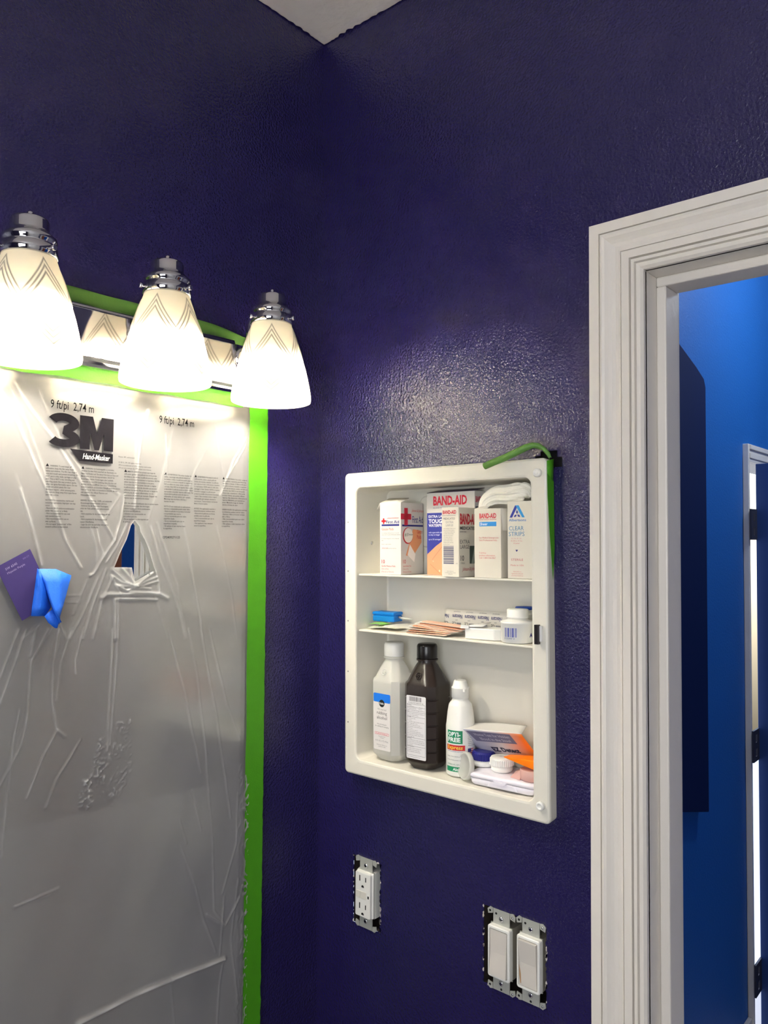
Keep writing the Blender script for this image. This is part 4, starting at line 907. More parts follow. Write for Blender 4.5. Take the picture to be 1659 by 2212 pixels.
# clear plastic tray and metal tweezers behind
t = thing('plastic_tray', 'empty clear plastic tray lying behind the tan bandages', 'tray', CM(0.036, y_of(960, 0.036), MZ+0.0004, 0.03))
tb = MB(); 
for z0, e in ((0.0, 0.004), (0.010, 0.0), (0.011, -0.002)): pass
tb.loft([[(x, y, z) for x, y in rrect(-0.042+e, -0.012+e, 0.042-e, 0.012-e, 0.004, 4)] for z, e in ((0.0, 0.002), (0.012, 0), (0.0122, -0.0025), (0.0126, -0.0025), (0.0126, 0.0005), (0.0010, 0.003))], True, True, smooth=False)
obj('tray_shell', tb, CLEARFILM, t)
tz = MB()
for s_ in (-1, 1): tz.tube([W2L(862, 1333, 0.028)+Vector((0.0012*s_, 0, 0.0)), W2L(872, 1336, 0.026)+Vector((0.002*s_, 0, 0)), W2L(890, 1338, 0.024)+Vector((0.001*s_, 0, 0))], [0.0014, 0.0018, 0.0008], 8)
tag(obj('tweezers', tz, STEEL), 'small steel tweezers beside the blue plastic box', 'tweezers')
# sheet of strips propped on the back
sw_, sh_ = 0.112, 0.034
t = thing('bandage_sheet', 'white perforated sheet of wrapped plasters propped up at the back of the middle shelf', 'bandage sheet', CM(0.0455, y_of(1031, 0.0455)+0.002, MZ+0.0006, math.radians(1), Matrix.Rotation(math.radians(-9), 4, 'X')))
mb = MB(); mb.sheet([[(x, 0.0006*math.sin(x*120), z) for x in np.linspace(-sw_/2, sw_/2, 30)] for z in np.linspace(0, sh_, 4)], None); obj('paper_sheet', mb, mat('sheet_paper', (236, 232, 222), 0.6), t, solid=0.0006, recalc=False)
p = Print(lambda u, v, off: np.stack([u, -0.0008-off-0*u+0.0006*np.sin(u*120), v], 1))
def flipped(p, s_, x, y, h, col, w, bold=0.0, mir=True):
    v, f = text_geo(s_, bold); v = v/CAP*h; v = v-np.array([v[:, 0].min(), 0]); W = v[:, 0].max(); v = v*np.array([w/W, 1]); v = np.array([w, h])-v
    p._add(v+np.array([x, y]), f, col, 1)
for k in range(6):
    x0 = -sw_/2+0.002+k*0.0225-0.010
    if x0 < -sw_/2: 
        flipped(p, 'Ne', -sw_/2+0.001, 0.0205, 0.0055, (90, 90, 130), 0.007, 0.02); flipped(p, 'CE', -sw_/2+0.001, 0.0105, 0.0050, (70, 70, 76), 0.007); continue
    if x0+0.018 > sw_/2: continue
    flipped(p, 'Nexcare', x0, 0.0205, 0.0058, (90, 90, 130), 0.018, 0.02); flipped(p, 'CE', x0+0.0005, 0.0105, 0.0050, (70, 70, 76), 0.0065, 0.0); p.rect(x0+0.0085, 0.0115, x0+0.0165, 0.0145, (150, 150, 156)); flipped(p, 'waterproof', x0+0.002, 0.0295, 0.0016, (100, 100, 110), 0.012); flipped(p, '3M', x0+0.006, 0.0175, 0.0016, (100, 100, 110), 0.004); flipped(p, 'waterproof', x0+0.002, 0.0055, 0.0016, (100, 100, 110), 0.012)
p.build('printed_label', t)
# white dispenser case
t = thing('dental_floss_case', 'small white hinged plastic case with a lifted corner before the sheet of plasters', 'case', CM(0.010, y_of(1052, 0.006)+0.001, MZ+0.0004, math.radians(8)))
cb = MB(); pc = [(-0.027, -0.013), (0.018, -0.016), (0.026, -0.010), (0.026, 0.014), (-0.027, 0.014)]
cb.loft([[(x, y, z) for x, y in pc] for z in (0, 0.0155)], True, True, smooth=False); obj('case_body', cb, WHITEP, t, bevel=0.0015)
cb = MB(); cb.sheet([[(-0.030, -0.0135, 0.0165), (0.0, -0.0145, 0.0180)], [(-0.030, 0.014, 0.0165), (0.0, 0.014, 0.0215)]], None); cb.box((-0.032, -0.0155, 0.0145), (-0.020, -0.0135, 0.0185)); obj('case_flap', cb, WHITEP, t, solid=0.0008, recalc=False)
# white jar and blue topped jar
def jar(label, X, Y, R_, H_, rc, hc, capm, z, group):
    t = thing('ointment_jar', label, 'jar', CM(Y, X, z+0.0003, 0), group)
    obj('jar_body', MB().lathe([(R_-0.002, 0), (R_, 0.002), (R_, H_-0.0035), (R_+0.0006, H_-0.003), (R_+0.0006, H_-0.001), (R_-0.001, H_), (rc*0.92, H_+0.0012), (rc*0.92, H_+0.004)], 56), WHITEP, t)
    n = 60; cap_ = MB(); cap_.lathe([(rc, H_+0.004), (rc, H_+0.0055), (rc-0.0005, H_+0.006), (rc-0.0005, H_+hc-0.001), (rc-0.0015, H_+hc), (0.002, H_+hc+0.0004)], n); obj('lid', cap_, capm, t)
    return t
t = jar('white ointment jar with a smaller white screw cap and blue barcode on the middle shelf', y_of(1121, 0.0085), 0.0095, 0.0225, 0.0285, 0.0150, 0.0155, WHITEP, MZ, 'ointment jars')
p = Print(cylmap(0.0225, math.radians(34)))
r0 = 0.0225
p.mb = MB()
for k, wd_ in enumerate((1.0, .5, 1.4, .5, .8, 1.4, .5, 1.0)): p.rect(-0.0198+k*0.0022, 0.0085, -0.0198+k*0.0022+0.0012*wd_, 0.0205, (74, 84, 170), 0, 2)
p.text('0 22347 0', -0.0205, 0.0058, 0.0018, (74, 84, 150), w=0.015); p.text('AL', 0.0150, 0.0085, 0.0050, (48, 40, 120), bold=0.03); p.build('printed_label', t)
t = jar('jar with a dark blue lid standing behind the white ointment jar', y_of(1136, 0.040), 0.0395, 0.0125, 0.0370, 0.0125, 0.008, mat('blue_lid', (30, 74, 170), 0.35), MZ, 'ointment jars')

# ---- bottles on the cabinet floor
BZ = CABZ+S0
NB = 48
def sqloop(s_, c, z, n=NB):
    """rounded octagon loop: s_ half width, c chamfer"""
    out = []
    for j in range(n):
        a = 2*PI*j/n+PI/n; ca, sa = math.cos(a), math.sin(a); m_ = max(abs(ca), abs(sa)); r = s_/m_
        d_ = (2*s_-c)/(abs(ca)+abs(sa)); r = min(r, d_)
        out.append((r*ca, r*sa, z))
    return out
def circ(r, z, n=NB): return [(r*math.cos(2*PI*j/n+PI/n), r*math.sin(2*PI*j/n+PI/n), z) for j in range(n)]
def medbottle(label, X, Y, rz, bmat, cmat, H, ridges, dep=1.0, group=None):
    t = thing('medicine_bottle', label, 'bottle', CM(Y, X, BZ+0.0004, rz), group)
    s_ = 0.0278; c = 0.0100; k = H/0.178
    L = [sqloop(s_-0.009, c*0.8, 0), sqloop(s_-0.0075, c*0.85, 0.0008), sqloop(s_-0.001, c, 0.0095*k), sqloop(s_, c, 0.0115*k)]
    if ridges:
        for q in range(5):
            z0 = (0.025+q*0.0185)*k
            L += [sqloop(s_, c, z0), sqloop(s_, c+0.0022, z0+0.0010), sqloop(s_, c+0.0022, z0+0.0018), sqloop(s_, c, z0+0.0028)]
    L += [sqloop(s_, c, 0.118*k), sqloop(s_-0.0006, c, 0.1215*k), sqloop(s_-0.003, c, 0.1245*k), sqloop(0.0195, 0.0090, 0.138*k), sqloop(0.0150, 0.0085, 0.1478*k), circ(0.0137, 0.151*k), circ(0.0137, 0.1535*k), circ(0.0160, 0.154*k), circ(0.0160, 0.1558*k), circ(0.0137, 0.1562*k), circ(0.0135, 0.160*k)]
    b = obj('bottle_body', MB().loft(L, True, True, smooth=True), bmat, t)
    md = b.modifiers.new('es', 'EDGE_SPLIT'); md.split_angle = math.radians(35)
    z0 = 0.1565*k
    obj('cap', MB().lathe([(0.0149, z0), (0.0152, z0+0.001), (0.0152, z0+0.0175), (0.0142, H-0.0012), (0.0128, H), (0.001, H)], 48), cmat, t)
    em = MB(); cen = Vector((0, -0.0222, 0.1335*k)); nrm = Vector((0, -0.0138, 0.0075)).normalized(); Mx = Matrix.Translation(cen) @ nrm.to_track_quat('Z', 'Y').to_matrix().to_4x4()
    em.lathe([(0.0052, 0.0002), (0.0052, 0.0012), (0.0045, 0.0014), (0.0040, 0.0004)], 28, M=Mx, cap0=False, cap1=False)
    for a in range(4):
        em.lathe([(0.0012, 0.0), (0.0012, 0.0010), (0.0006, 0.0014)], 10, (0.0018*math.cos(a*PI/2+.5), 0.0018*math.sin(a*PI/2+.5), 0), M=Mx)
    obj('embossed_mark', em, bmat, b)
    return t, s_
ta, s_ = medbottle('translucent white rubbing alcohol bottle with a white cap and blue-topped label', -0.1435, 0.0205, math.radians(-2), ALCB, WHITEP, 0.1755, False, group='first aid bottles')
liq = MB(); liq.loft([sqloop(0.0180, 0.012, 0.002), sqloop(0.0262, 0.016, 0.0115), sqloop(0.0265, 0.016, 0.1035)], True, True, smooth=False)
obj('liquid', liq, frosted('alcohol_liquid', (226, 226, 220), 0.55, 0.5, 0.1), ta)
def panel(p, x0, y0, x1, y1, r, col, layer=0): p.poly(rrect(x0, y0, x1, y1, r, 4), col, layer)
p = Print(planar((-0.0155, -s_, 0.0), (1, 0, 0), (0, 0, 1)))
panel(p, -0.0015, 0.0165, 0.0325, 0.1005, 0.002, (226, 222, 220)); panel(p, -0.0015, 0.0875, 0.0325, 0.1005, 0.002, (24, 118, 226), 1)
p.disc(0.0155, 0.0860, 0.0055, (26, 26, 28), 2); p.text('Publix', 0.0113, 0.0845, 0.0028, (236, 236, 236), w=0.0084, layer=3, bold=0.02)
p.text('70% isopropyl', 0.0155, 0.0760, 0.0022, (130, 128, 130), align='c', w=0.018); p.text('rubbing', 0.0155, 0.0695, 0.0046, (70, 68, 72), align='c', w=0.0205); p.text('alcohol', 0.0155, 0.0625, 0.0046, (70, 68, 72), align='c', w=0.0205)
p.lines(['first aid antiseptic', 'for rubbing and massaging'], 0.0155, 0.0540, 0.0018, 0.0032, (90, 88, 92), align='c')
panel(p, 0.001, 0.0390, 0.0295, 0.0425, 0.0008, (214, 80, 92), 1); panel(p, 0.0014, 0.0394, 0.0291, 0.0421, 0.0007, (240, 226, 226), 2); p.text('FLAMMABLE', 0.0030, 0.0398, 0.0016, (206, 60, 76), layer=3, w=0.024)
p.lines(['Keep out of reach', 'of children'], 0.0155, 0.0362, 0.0013, 0.0022, (90, 88, 92), align='c'); p.text('16 FL OZ (1 PT) 473mL', 0.0155, 0.0290, 0.0023, (130, 128, 130), align='c', w=0.0265); p.lines(['Publix Super Markets, Inc.', 'Lakeland, FL 33811'], 0.0155, 0.0235, 0.0014, 0.0026, (110, 108, 112), align='c')
p.build('printed_label', ta)
tb_, s_ = medbottle('dark brown hydrogen peroxide bottle with a black cap and white drug facts label', -0.2080, 0.0195, math.radians(3), BROWNB, BLACKP, 0.1785, True, group='first aid bottles')
p = Print(planar((-0.018, -s_, 0.0), (1, 0, 0), (0, 0, 1)))
panel(p, 0.0, 0.0150, 0.0345, 0.1055, 0.0022, (226, 224, 226))
p.barcode(0.0060, 0.0975, 0.0275, 0.1040, (70, 68, 74)); p.text('0 41415 03573 8', 0.0040, 0.0945, 0.0016, (80, 78, 84), w=0.026)
def frame(p, x0, y0, x1, y1, t_, col, layer=1):
    p.rect(x0, y0, x1, y0+t_, col, layer); p.rect(x0, y1-t_, x1, y1, col, layer); p.rect(x0, y0, x0+t_, y1, col, layer); p.rect(x1-t_, y0, x1, y1, col, layer)
frame(p, 0.0012, 0.0200, 0.0333, 0.0935, 0.0003, (60, 58, 64))
rows = ['Drug Facts', 'Active ingredient                 Purpose', 'Hydrogen peroxide 3%          First aid', '                                       antiseptic', 'Use', 'first aid to help prevent the risk of infection in', 'minor cuts, scrapes and burns', 'Warnings', 'For external use only', 'Do not use', '- in the eyes or apply over large areas of the', '  body - longer than 1 week', 'Ask a doctor before use if you have', 'deep or puncture wounds, animal bites or', 'serious burns', 'Stop use and ask a doctor if', 'the condition persists or gets worse', 'Keep out of reach of children. If swallowed,', 'get medical help or contact a Poison Control', 'Center right away.', 'Directions', 'clean the affected area. apply a small amount', 'of product on the area 1 to 3 times daily. may', 'be covered with a sterile bandage. if bandaged,', 'let dry first.', 'Other information', 'keep tightly closed at controlled room', 'temperature. do not shake bottle.', 'Inactive ingredient  purified water']
for i, r in enumerate(rows):
    p.text(r, 0.0020, 0.0912-i*0.00238, 0.00115 if r not in ('Drug Facts', 'Use', 'Warnings', 'Directions', 'Other information') else 0.0014, (70, 68, 74), w=min(0.0305, 0.00062*len(r)+0.001), bold=0.012 if r in ('Drug Facts', 'Use', 'Warnings', 'Directions') else 0.0)
for yy in (0.0888, 0.0818, 0.0748, 0.0448, 0.0328): p.rect(0.0012, yy, 0.0333, yy+0.0003, (60, 58, 64), 1)
p.lines(['Dist. by Publix Super Markets, Inc.'], 0.0020, 0.0172, 0.0011, 0.002, (70, 68, 74)); p.build('printed_label', tb_)
# contact lens solution bottle
t = thing('lens_solution_bottle', 'white contact lens solution bottle with green and red label and flip cap', 'bottle', CM(0.0205, -0.2665, BZ+0.0003, 0), 'first aid bottles')
rb = 0.0208
obj('bottle_body', MB().lathe([(0.017, 0.0008), (0.0195, 0), (rb, 0.002), (rb, 0.0660), (0.0205, 0.0690), (0.0200, 0.0720), (0.0185, 0.0860), (0.0168, 0.0960), (0.0160, 0.0985), (0.0125, 0.1025), (0.0112, 0.1050), (0.0112, 0.109)], 64), WHITEP, t)
cpb = obj('flip_cap', MB().lathe([(0.0118, 0.1065), (0.0124, 0.1070), (0.0124, 0.1195), (0.0128, 0.1205), (0.0128, 0.1215), (0.0112, 0.1225), (0.0092, 0.1300), (0.0080, 0.1315), (0.006, 0.1312), (0.0055, 0.1305), (0.0005, 0.1305)], 48), WHITEP, t)
obj('cap_hinge', MB().box((0.0100, -0.0085, 0.1165), (0.0135, -0.0045, 0.1205)), WHITEP, cpb, bevel=0.0006)
p = Print(cylmap(rb, math.radians(14)))
p.rect(-0.0135, 0.0460, 0.0105, 0.0640, (20, 136, 92), 0, 10); p.text('OPTI-', -0.0120, 0.0560, 0.0056, (244, 248, 246), w=0.0195, bold=0.035); p.text('FREE', -0.0120, 0.0485, 0.0056, (244, 248, 246), w=0.0195, bold=0.035)
p.rect(-0.0150, 0.0365, 0.0140, 0.0440, (206, 40, 46), 0, 10); p.text('Express', -0.0132, 0.0382, 0.0050, (250, 206, 70), w=0.0235, bold=0.02, slant=0.15)
p.text('Multi-Purpose Disinfecting Solution', -0.0132, 0.0345, 0.0014, (60, 80, 140), w=0.024); p.text('Cleans, rinses, disinfects, stores', -0.0140, 0.0275, 0.0014, (90, 90, 96), w=0.027); p.text('Sterile and daily protein removal', -0.0140, 0.0225, 0.0014, (90, 90, 96), w=0.026); p.text('STERILE 4 FL OZ (118 mL)', -0.0130, 0.0160, 0.0020, (40, 120, 90), w=0.028)
p.rect(-0.0155, 0.0070, 0.0140, 0.0138, (20, 136, 92), 0, 10); p.text('Alcon', -0.004, 0.0086, 0.0036, (244, 248, 246), w=0.0135, bold=0.03, slant=0.1)
for i in range(6): p.text(['Contains POLYQUAD', 'preservative and', 'citrate. For soft', 'contact lenses.', 'Made in USA', 'Alcon Labs'][i], 0.0185, 0.0560-i*0.0026, 0.0014, (80, 80, 88), w=0.013)
p.rect(0.0180, 0.0300, 0.0290, 0.0395, (238, 226, 226), 0, 6)
for i in range(4): p.rect(0.0180, 0.0300+i*0.0026, 0.0290, 0.0313+i*0.0026, (206, 84, 96), 1, 6)
p.rect(0.0180, 0.0345, 0.0235, 0.0395, (56, 52, 120), 2, 4); p.build('printed_label', t)
# round lid leaning on the bottle
t = thing('round_lid', 'milky round plastic lid leaning against the lens solution bottle', 'lid', CM(-0.0003, -0.2905, BZ+0.0193, 0, Matrix.Rotation(math.radians(-28), 4, 'Z') @ Matrix.Rotation(math.radians(82), 4, 'X')))
obj('lid_disc', MB().lathe([(0.0175, -0.003), (0.0185, -0.0025), (0.0188, 0.003), (0.0180, 0.0042), (0.0155, 0.0042), (0.0150, 0.0030), (0.001, 0.0030)], 56), MILKY, t)
# retainer case
t = thing('retainer_case', 'flat white hinged plastic case with a thumb latch on the cabinet floor', 'case', CM(0.0205, -0.3490, BZ+0.0003, math.radians(3.5)))
def rr3(x0, y0, x1, y1, r, z): return [(x, y, z) for x, y in rrect(x0, y0, x1, y1, r, 6)]
LAV = mat('white_lilac_plastic', (232, 228, 238), 0.35)
obj('case_base', MB().loft([rr3(-0.047, -0.0265, 0.047, 0.0285, 0.009, 0), rr3(-0.0485, -0.0285, 0.0485, 0.0295, 0.010, 0.002), rr3(-0.050, -0.030, 0.050, 0.030, 0.010, 0.0092)], True, True), LAV, t)
obj('case_lid', MB().loft([rr3(-0.0505, -0.0305, 0.0505, 0.0305, 0.010, 0.0098), rr3(-0.0505, -0.0305, 0.0505, 0.0305, 0.010, 0.0136), rr3(-0.048, -0.028, 0.048, 0.028, 0.009, 0.0156), rr3(-0.040, -0.020, 0.040, 0.020, 0.008, 0.0162)], True, True), LAV, t)
obj('latch', MB().loft([[(0.010*math.cos(a), -0.0304, 0.0108+0.0052*math.sin(a)) for a in np.linspace(-PI, 0, 14)], [(0.0095*math.cos(a), -0.0325, 0.0108+0.0046*math.sin(a)) for a in np.linspace(-PI, 0, 14)]], True, True, smooth=False), LAV, t)
obj('front_rib', MB().loft([[(-0.020, -0.0300, 0.0015), (0.026, -0.0300, 0.0015), (0.022, -0.0302, 0.0086), (-0.016, -0.0302, 0.0086)], [(-0.017, -0.0312, 0.003), (0.023, -0.0312, 0.003), (0.020, -0.0312, 0.0082), (-0.014, -0.0312, 0.0082)]], True, True, smooth=False), LAV, t)
# lens cases resting on it
LZ = BZ+0.0168
def ribcap(R_, h, c, m_, par, z0, nr=34, amp=0.0004):
    mb = MB(); n = nr*4; L = []
    for z, rr, rib in ((0, R_, 1), (h*0.75, R_, 1), (h*0.80, R_-0.0003, 0), (h*0.96, R_-0.0012, 0), (h, R_-0.0028, 0)):
        L.append([(c[0]+(rr+(amp*(1 if (j//2) % 2 else -1) if rib else 0))*math.cos(2*PI*j/n), c[1]+(rr+(amp*(1 if (j//2) % 2 else -1) if rib else 0))*math.sin(2*PI*j/n), z0+z) for j in range(n)])
    mb.loft(L, True, True, smooth=False); return obj('screw_cap', mb, m_, par)
t = thing('contact_lens_case', 'contact lens case with one navy and one white ribbed cap on the flat white case', 'lens case', CM(0.0230, -0.3185, LZ, math.radians(-12)), 'contact lens cases')
lb = MB()
for sx in (-1, 1): lb.lathe([(0.0130, 0), (0.0145, 0.002), (0.0150, 0.0085)], 40, (0.0175*sx, 0, 0))
lb.box((-0.012, -0.004, 0.005), (0.012, 0.004, 0.0083)); obj('case_base', lb, WHITEP, t)
ribcap(0.0158, 0.0115, (-0.0175, 0, 0), mat('navy_cap', (34, 36, 122), 0.3), t, 0.0088)
c_ = ribcap(0.0160, 0.0105, (0.0175, 0, 0), WHITEP, t, 0.0088)
pr_l = Print(planar((0.0145, 0.0045, 0.0194), (1, 0, 0), (0, -1, 0))); pr_l = Print(lambda u, v, off: np.stack([0.0175+u, v, np.full(np.shape(u), 0.0194+off)], 1)); pr_l.text('L', -0.002, -0.003, 0.006, (206, 206, 204)); pr_l.build('raised_letter', t)
t = thing('contact_lens_case', 'pale pink lens case with an orange flip lid at the end of the cabinet floor', 'lens case', CM(0.0100, -0.3850, LZ, math.radians(6)), 'contact lens cases')
lb = MB(); lb.lathe([(0.0135, 0), (0.0150, 0.002), (0.0152, 0.0135), (0.0140, 0.014)], 40, (0.0020, 0, 0)); lb.loft([[(-0.026, -0.006, 0), (-0.010, -0.011, 0), (-0.010, 0.011, 0), (-0.026, 0.010, 0)], [(-0.020, -0.002, 0.008), (-0.010, -0.006, 0.012), (-0.010, 0.008, 0.012), (-0.020, 0.008, 0.008)]], True, True, smooth=False); obj('case_base', lb, PINKP, t)
ol = MB(); ol.loft([[(-0.033, -0.010, 0.0255), (-0.030, 0.004, 0.0250), (0.017, 0.013, 0.0150), (0.018, -0.013, 0.0150)], [(-0.034, -0.0105, 0.0268), (-0.031, 0.005, 0.0268), (0.018, 0.013, 0.0300), (0.018, -0.014, 0.0290)]], True, True, smooth=False)
obj('orange_lid', ol, ORANGE, t, bevel=0.0008)
# opened test kit folder
t = thing('test_kit_folder', 'opened cardboard test kit folder in lilac and orange behind the lens cases', 'folder', None)
A = W2L(982, 1573, 0.006); B = W2L(1016, 1562, 0.034); C2 = W2L(1138, 1568, 0.034); D2 = W2L(1126, 1586, 0.002)
TL_ = W2L(986, 1577, 0.0045); BL_ = W2L(1057, 1640, 0.044); BR_ = W2L(1172, 1648, 0.040); 
def q4(a, b, c, d, n=10, sag=0.0):
    rows = []
    for i in range(n+1):
        u = i/n; l0 = a.lerp(b, u); r0_ = d.lerp(c, u); rows.append([l0.lerp(r0_, j/n)+Vector((0, 0, sag*math.sin(PI*j/n)*u)) for j in range(n+1)])
    return rows
fm = MB(); fm.sheet(q4(A, B, C2, D2, 10, 0.002), None); obj('top_flap', fm, CARDW, t, solid=0.0005, recalc=False)
fm = MB(); fm.sheet(q4(A, BL_, BR_, D2), None); fo_ = obj('front_panel', fm, None, t, solid=0.0005, recalc=False)
mk = bpy.data.materials.new('lilac_to_orange_print'); mk.use_nodes = True; nt = mk.node_tree
tc = nt.nodes.new('ShaderNodeTexCoord'); sx_ = nt.nodes.new('ShaderNodeSeparateXYZ'); rp = nt.nodes.new('ShaderNodeValToRGB'); mr_ = nt.nodes.new('ShaderNodeMapRange')
nt.links.new(tc.outputs['Object'], sx_.inputs[0]); nt.links.new(sx_.outputs[1], mr_.inputs[0]); mr_.inputs[1].default_value = A.y-0.030; mr_.inputs[2].default_value = BR_.y+0.012
rp.color_ramp.elements[0].color = (*srgb((186, 184, 200)), 1); rp.color_ramp.elements[1].color = (*srgb((250, 130, 40)), 1)
e_ = rp.color_ramp.elements.new(0.5); e_.color = (*srgb((214, 196, 196)), 1)
nt.links.new(mr_.outputs[0], rp.inputs[0]); nt.links.new(rp.outputs[0], nt.nodes['Principled BSDF'].inputs['Base Color'])
fo_.data.materials.clear(); fo_.data.materials.append(mk)
Nf = (BL_-A).cross(D2-A).normalized()
if Nf.dot(Vector(CAM)-A) < 0: Nf = -Nf
def foldmap(u, v, off):      # u,v in 0..1 over the panel, v down
    out = []
    for a, b in zip(np.atleast_1d(u), np.atleast_1d(v)):
        l0 = A.lerp(BL_, float(-b)); r0_ = D2.lerp(BR_, float(-b)); out.append(l0.lerp(r0_, float(a))+Nf*(0.0004+off))
    return np.array(out)
p = Print(foldmap)
p.poly([(0.16, -0.04), (0.82, -0.04), (0.82, -0.37), (0.16, -0.37)], (112, 106, 136), 0)
p.text('Home Test for Hidden', 0.24, -0.18, 0.085, (190, 184, 200), w=0.54, bold=0.02, layer=1); p.text('Blood in the Stool', 0.27, -0.32, 0.085, (190, 184, 200), w=0.48, bold=0.02, layer=1)
p.text('EZ Detect', 0.30, -0.68, 0.13, (34, 28, 60), w=0.46, bold=0.045, layer=1); p.build('printed_label', t)

# ------------------------------------------------------------------ outlet and switches without cover plates
def wallM(y, z): return Matrix.Translation((0, y, z)) @ Matrix.Rotation(-PI/2, 4, 'Z')
def strapmesh(w, notch=True):
    b = MB(); hh = 0.0525
    for sg in (-1, 1):
        b.box((-0.0125, -0.0020, min(sg*0.033, sg*hh)), (0.0125, -0.0005, max(sg*0.033, sg*hh)))
        for e in (-1, 1):
            b.prism([(e*0.0135, -0.0021, sg*0.046), (e*0.0205, -0.0021, sg*0.044), (e*0.0215, -0.0021, sg*0.050), (e*0.0175, -0.0021, sg*0.0535), (e*0.0130, -0.0021, sg*0.0525)], (0, 1, 0), 0.0014)
    b.box((-0.0165, -0.0018, -0.034), (0.0165, 0.0, 0.034))
    return b
def screw(t, x, z, r=0.0030, y=-0.0020):
    o = obj('screw', MB().lathe([(r, 0), (r*0.95, 0.0012), (r*0.5, 0.0019)], 16, M=Matrix.Translation((x, y, z)) @ Matrix.Rotation(PI/2, 4, 'X')), CHROME, t)
    return o
def switch(label, y, z, on):
    t = thing('light_switch', label, 'switch', wallM(y, z), 'bare rocker switches below the cabinet')
    so = obj('mounting_strap', strapmesh(0.03), STEEL, t)
    for hx_s, hz_s in ((-0.0175, 0.0485), (-0.0175, -0.0485), (0.0, -0.0495), (-0.008, 0.047)):
        obj('strap_hole', MB().lathe([(0.0016, 0), (0.0015, 0.0002)], 12, M=Matrix.Translation((hx_s, -0.0021, hz_s)) @ Matrix.Rotation(PI/2, 4, 'X')), DARK, so)
    for sg in (-1, 1): screw(t, 0, sg*0.0415, 0.0034); screw(t, 0.0175, sg*0.049, 0.0015, -0.0021)
    f = MB(); f.loft([rrX(-0.0168, -0.0335, 0.0168, 0.0335, 0.003, -0.001), rrX(-0.0168, -0.0335, 0.0168, 0.0335, 0.003, -0.0085), rrX(-0.0158, -0.0325, 0.0158, 0.0325, 0.0025, -0.0098), rrX(-0.0138, -0.0300, 0.0138, 0.0300, 0.0015, -0.0098), rrX(-0.0136, -0.0298, 0.0136, 0.0298, 0.0015, -0.0070)], True, True, smooth=False)
    obj('switch_frame', f, WHITEP, t)
    sgn = 1 if on else -1
    r = MB(); yt, ym, yb = -0.0094-0.0036*(sgn < 0), -0.0098, -0.0094-0.0036*(sgn > 0)
    r.loft([[(-0.0130, -0.0072, -0.0292), (0.0130, -0.0072, -0.0292), (0.0130, -0.0072, 0.0292), (-0.0130, -0.0072, 0.0292)][:4], [(-0.0128, yb, -0.0288), (0.0128, yb, -0.0288), (0.0128, yt, 0.0288), (-0.0128, yt, 0.0288)]], True, False, smooth=False)
    r.add([(-0.0128, yb, -0.0288), (0.0128, yb, -0.0288), (0.0128, ym+0.0006, 0), (-0.0128, ym+0.0006, 0), (0.0128, yt, 0.0288), (-0.0128, yt, 0.0288)], [(0, 1, 2, 3), (3, 2, 4, 5)])
    obj('rocker', r, mat('rocker_plastic', (212, 206, 198), 0.3), t)
    obj('switch_body', MB().box((-0.016, 0.0005, -0.033), (0.016, 0.030, 0.033)), mat('grey_bakelite', (150, 144, 132), 0.5), t)
    return t
def rrX(x0, z0, x1, z1, r, y): return [(a, y, b) for a, b in rrect(x0, z0, x1, z1, r, 3)]
t1_ = switch('bare white rocker switch tilted in at its top, beside a stained rocker switch', -0.3478, 1.1140, True)
t2_ = switch('bare white rocker switch with a brown stain down one edge', -0.3920, 1.1155, False)
rk2 = [c for c in t2_.children if c.name.startswith('rocker')][0]
stn = MB(); stn.add([(-0.0126, -0.0097, -0.003), (-0.0114, -0.0097, -0.009), (-0.0104, -0.0097, -0.015), (-0.0098, -0.0097, -0.0275), (-0.0110, -0.0097, -0.0262), (-0.0122, -0.0097, -0.016)], [(0, 1, 2, 3, 4, 5)])
so = obj('stain', stn, mat('brown_stain', (176, 132, 84), 0.5), rk2); so['label'] = 'brown drip stain along one edge of the rocker'
sb = open_box(0.0006, 0.062, SW_H[0], SW_H[1], SW_H[2], SW_H[3]); tag(obj('electrical_box', sb, BOXP), 'double electrical box recessed in the wall behind the two switches', 'electrical box', 'electrical boxes in the wall')
sb = open_box(0.0006, 0.062, OUT_H[0], OUT_H[1], OUT_H[2], OUT_H[3]); tag(obj('electrical_box', sb, BOXP), 'single electrical box recessed in the wall behind the power outlet', 'electrical box', 'electrical boxes in the wall')
t = thing('power_outlet', 'bare white duplex safety outlet without its cover plate', 'outlet', wallM(-0.1070, 1.1180))
obj('mounting_strap', strapmesh(0.03), STEEL, t)
for sg in (-1, 1): screw(t, 0, sg*0.0415, 0.0036)
f = MB(); f.loft([rrX(-0.0168, -0.0335, 0.0168, 0.0335, 0.002, -0.001), rrX(-0.0168, -0.0335, 0.0168, 0.0335, 0.002, -0.0045), rrX(-0.0150, -0.0330, 0.0150, 0.0330, 0.002, -0.0050), rrX(-0.0150, -0.0328, 0.0150, 0.0328, 0.002, -0.0095)], True, True, smooth=False)
fb = obj('outlet_face', f, WHITEP, t, bevel=0.0004)
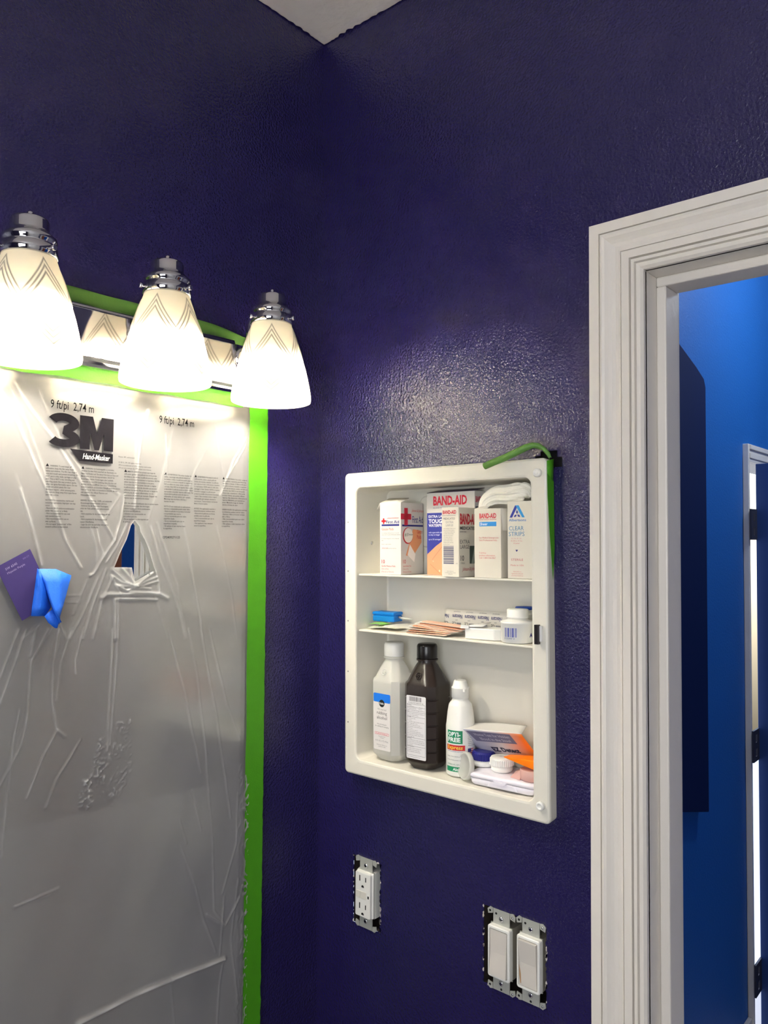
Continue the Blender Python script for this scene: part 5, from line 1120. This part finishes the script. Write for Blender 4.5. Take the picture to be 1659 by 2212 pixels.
obj('outlet_body', MB().box((-0.0168, 0.0005, -0.034), (0.0168, 0.033, 0.034)), WHITEP, t)
for zc in (0.0205, -0.0205):
    s_b = MB(); s_b.box((-0.0071, -0.0097, zc-0.0005), (-0.0051, -0.0090, zc+0.0080)); s_b.box((0.0051, -0.0097, zc), (0.0069, -0.0090, zc+0.0068)); obj('slot', s_b, DARK, fb)
    gb = MB(); gb.add([(0.0026*math.cos(a), -0.0097, zc-0.0085+0.0028*math.sin(a)) for a in np.linspace(-0.3, PI+0.3, 14)], [tuple(range(14))]); obj('ground_hole', gb, DARK, fb, recalc=False)
for x0, x1 in ((-0.0135, -0.0050), (-0.0045, 0.0075)):
    obj('test_button', MB().box((x0, -0.0103, -0.0052), (x1, -0.0090, 0.0052)), mat('button_plastic', (226, 222, 212), 0.4), fb, bevel=0.0003)
obj('indicator', MB().box((0.0098, -0.0097, -0.0030), (0.0125, -0.0090, 0.0010)), DARK, fb)
# chipped drywall around the openings
def chips(name, H, n, sc):
    wh = MB(); r = random.Random(n)
    for i in range(n):
        s_ = r.random()*2*((H[1]-H[0])+(H[3]-H[2])); a, b = H[1]-H[0], H[3]-H[2]
        if s_ < a: c = (H[0]+s_, H[2], 0)
        elif s_ < a+b: c = (H[1], H[2]+s_-a, 1)
        elif s_ < 2*a+b: c = (H[1]-(s_-a-b), H[3], 0)
        else: c = (H[0], H[3]-(s_-2*a-b), 1)
        rad = sc*r.uniform(0.3, 1.0); k = 6
        pts = [(-0.0006, c[0]+(1.0 if c[2] == 0 else 0.5)*rad*r.uniform(.5, 1)*math.cos(2*PI*j/k), c[1]+(0.5 if c[2] == 0 else 1.2)*rad*r.uniform(.5, 1)*math.sin(2*PI*j/k)) for j in range(k)]
        wh.prism(pts, (1, 0, 0), 0.0012, mat('bare_gypsum', (216, 206, 200), 0.9) if r.random() < 0.45 else PURPLE)
    obj(name, wh, None, wall_right)
chips('chipped_edge', OUT_H, 90, 0.0040); chips('chipped_edge', SW_H, 80, 0.0038)
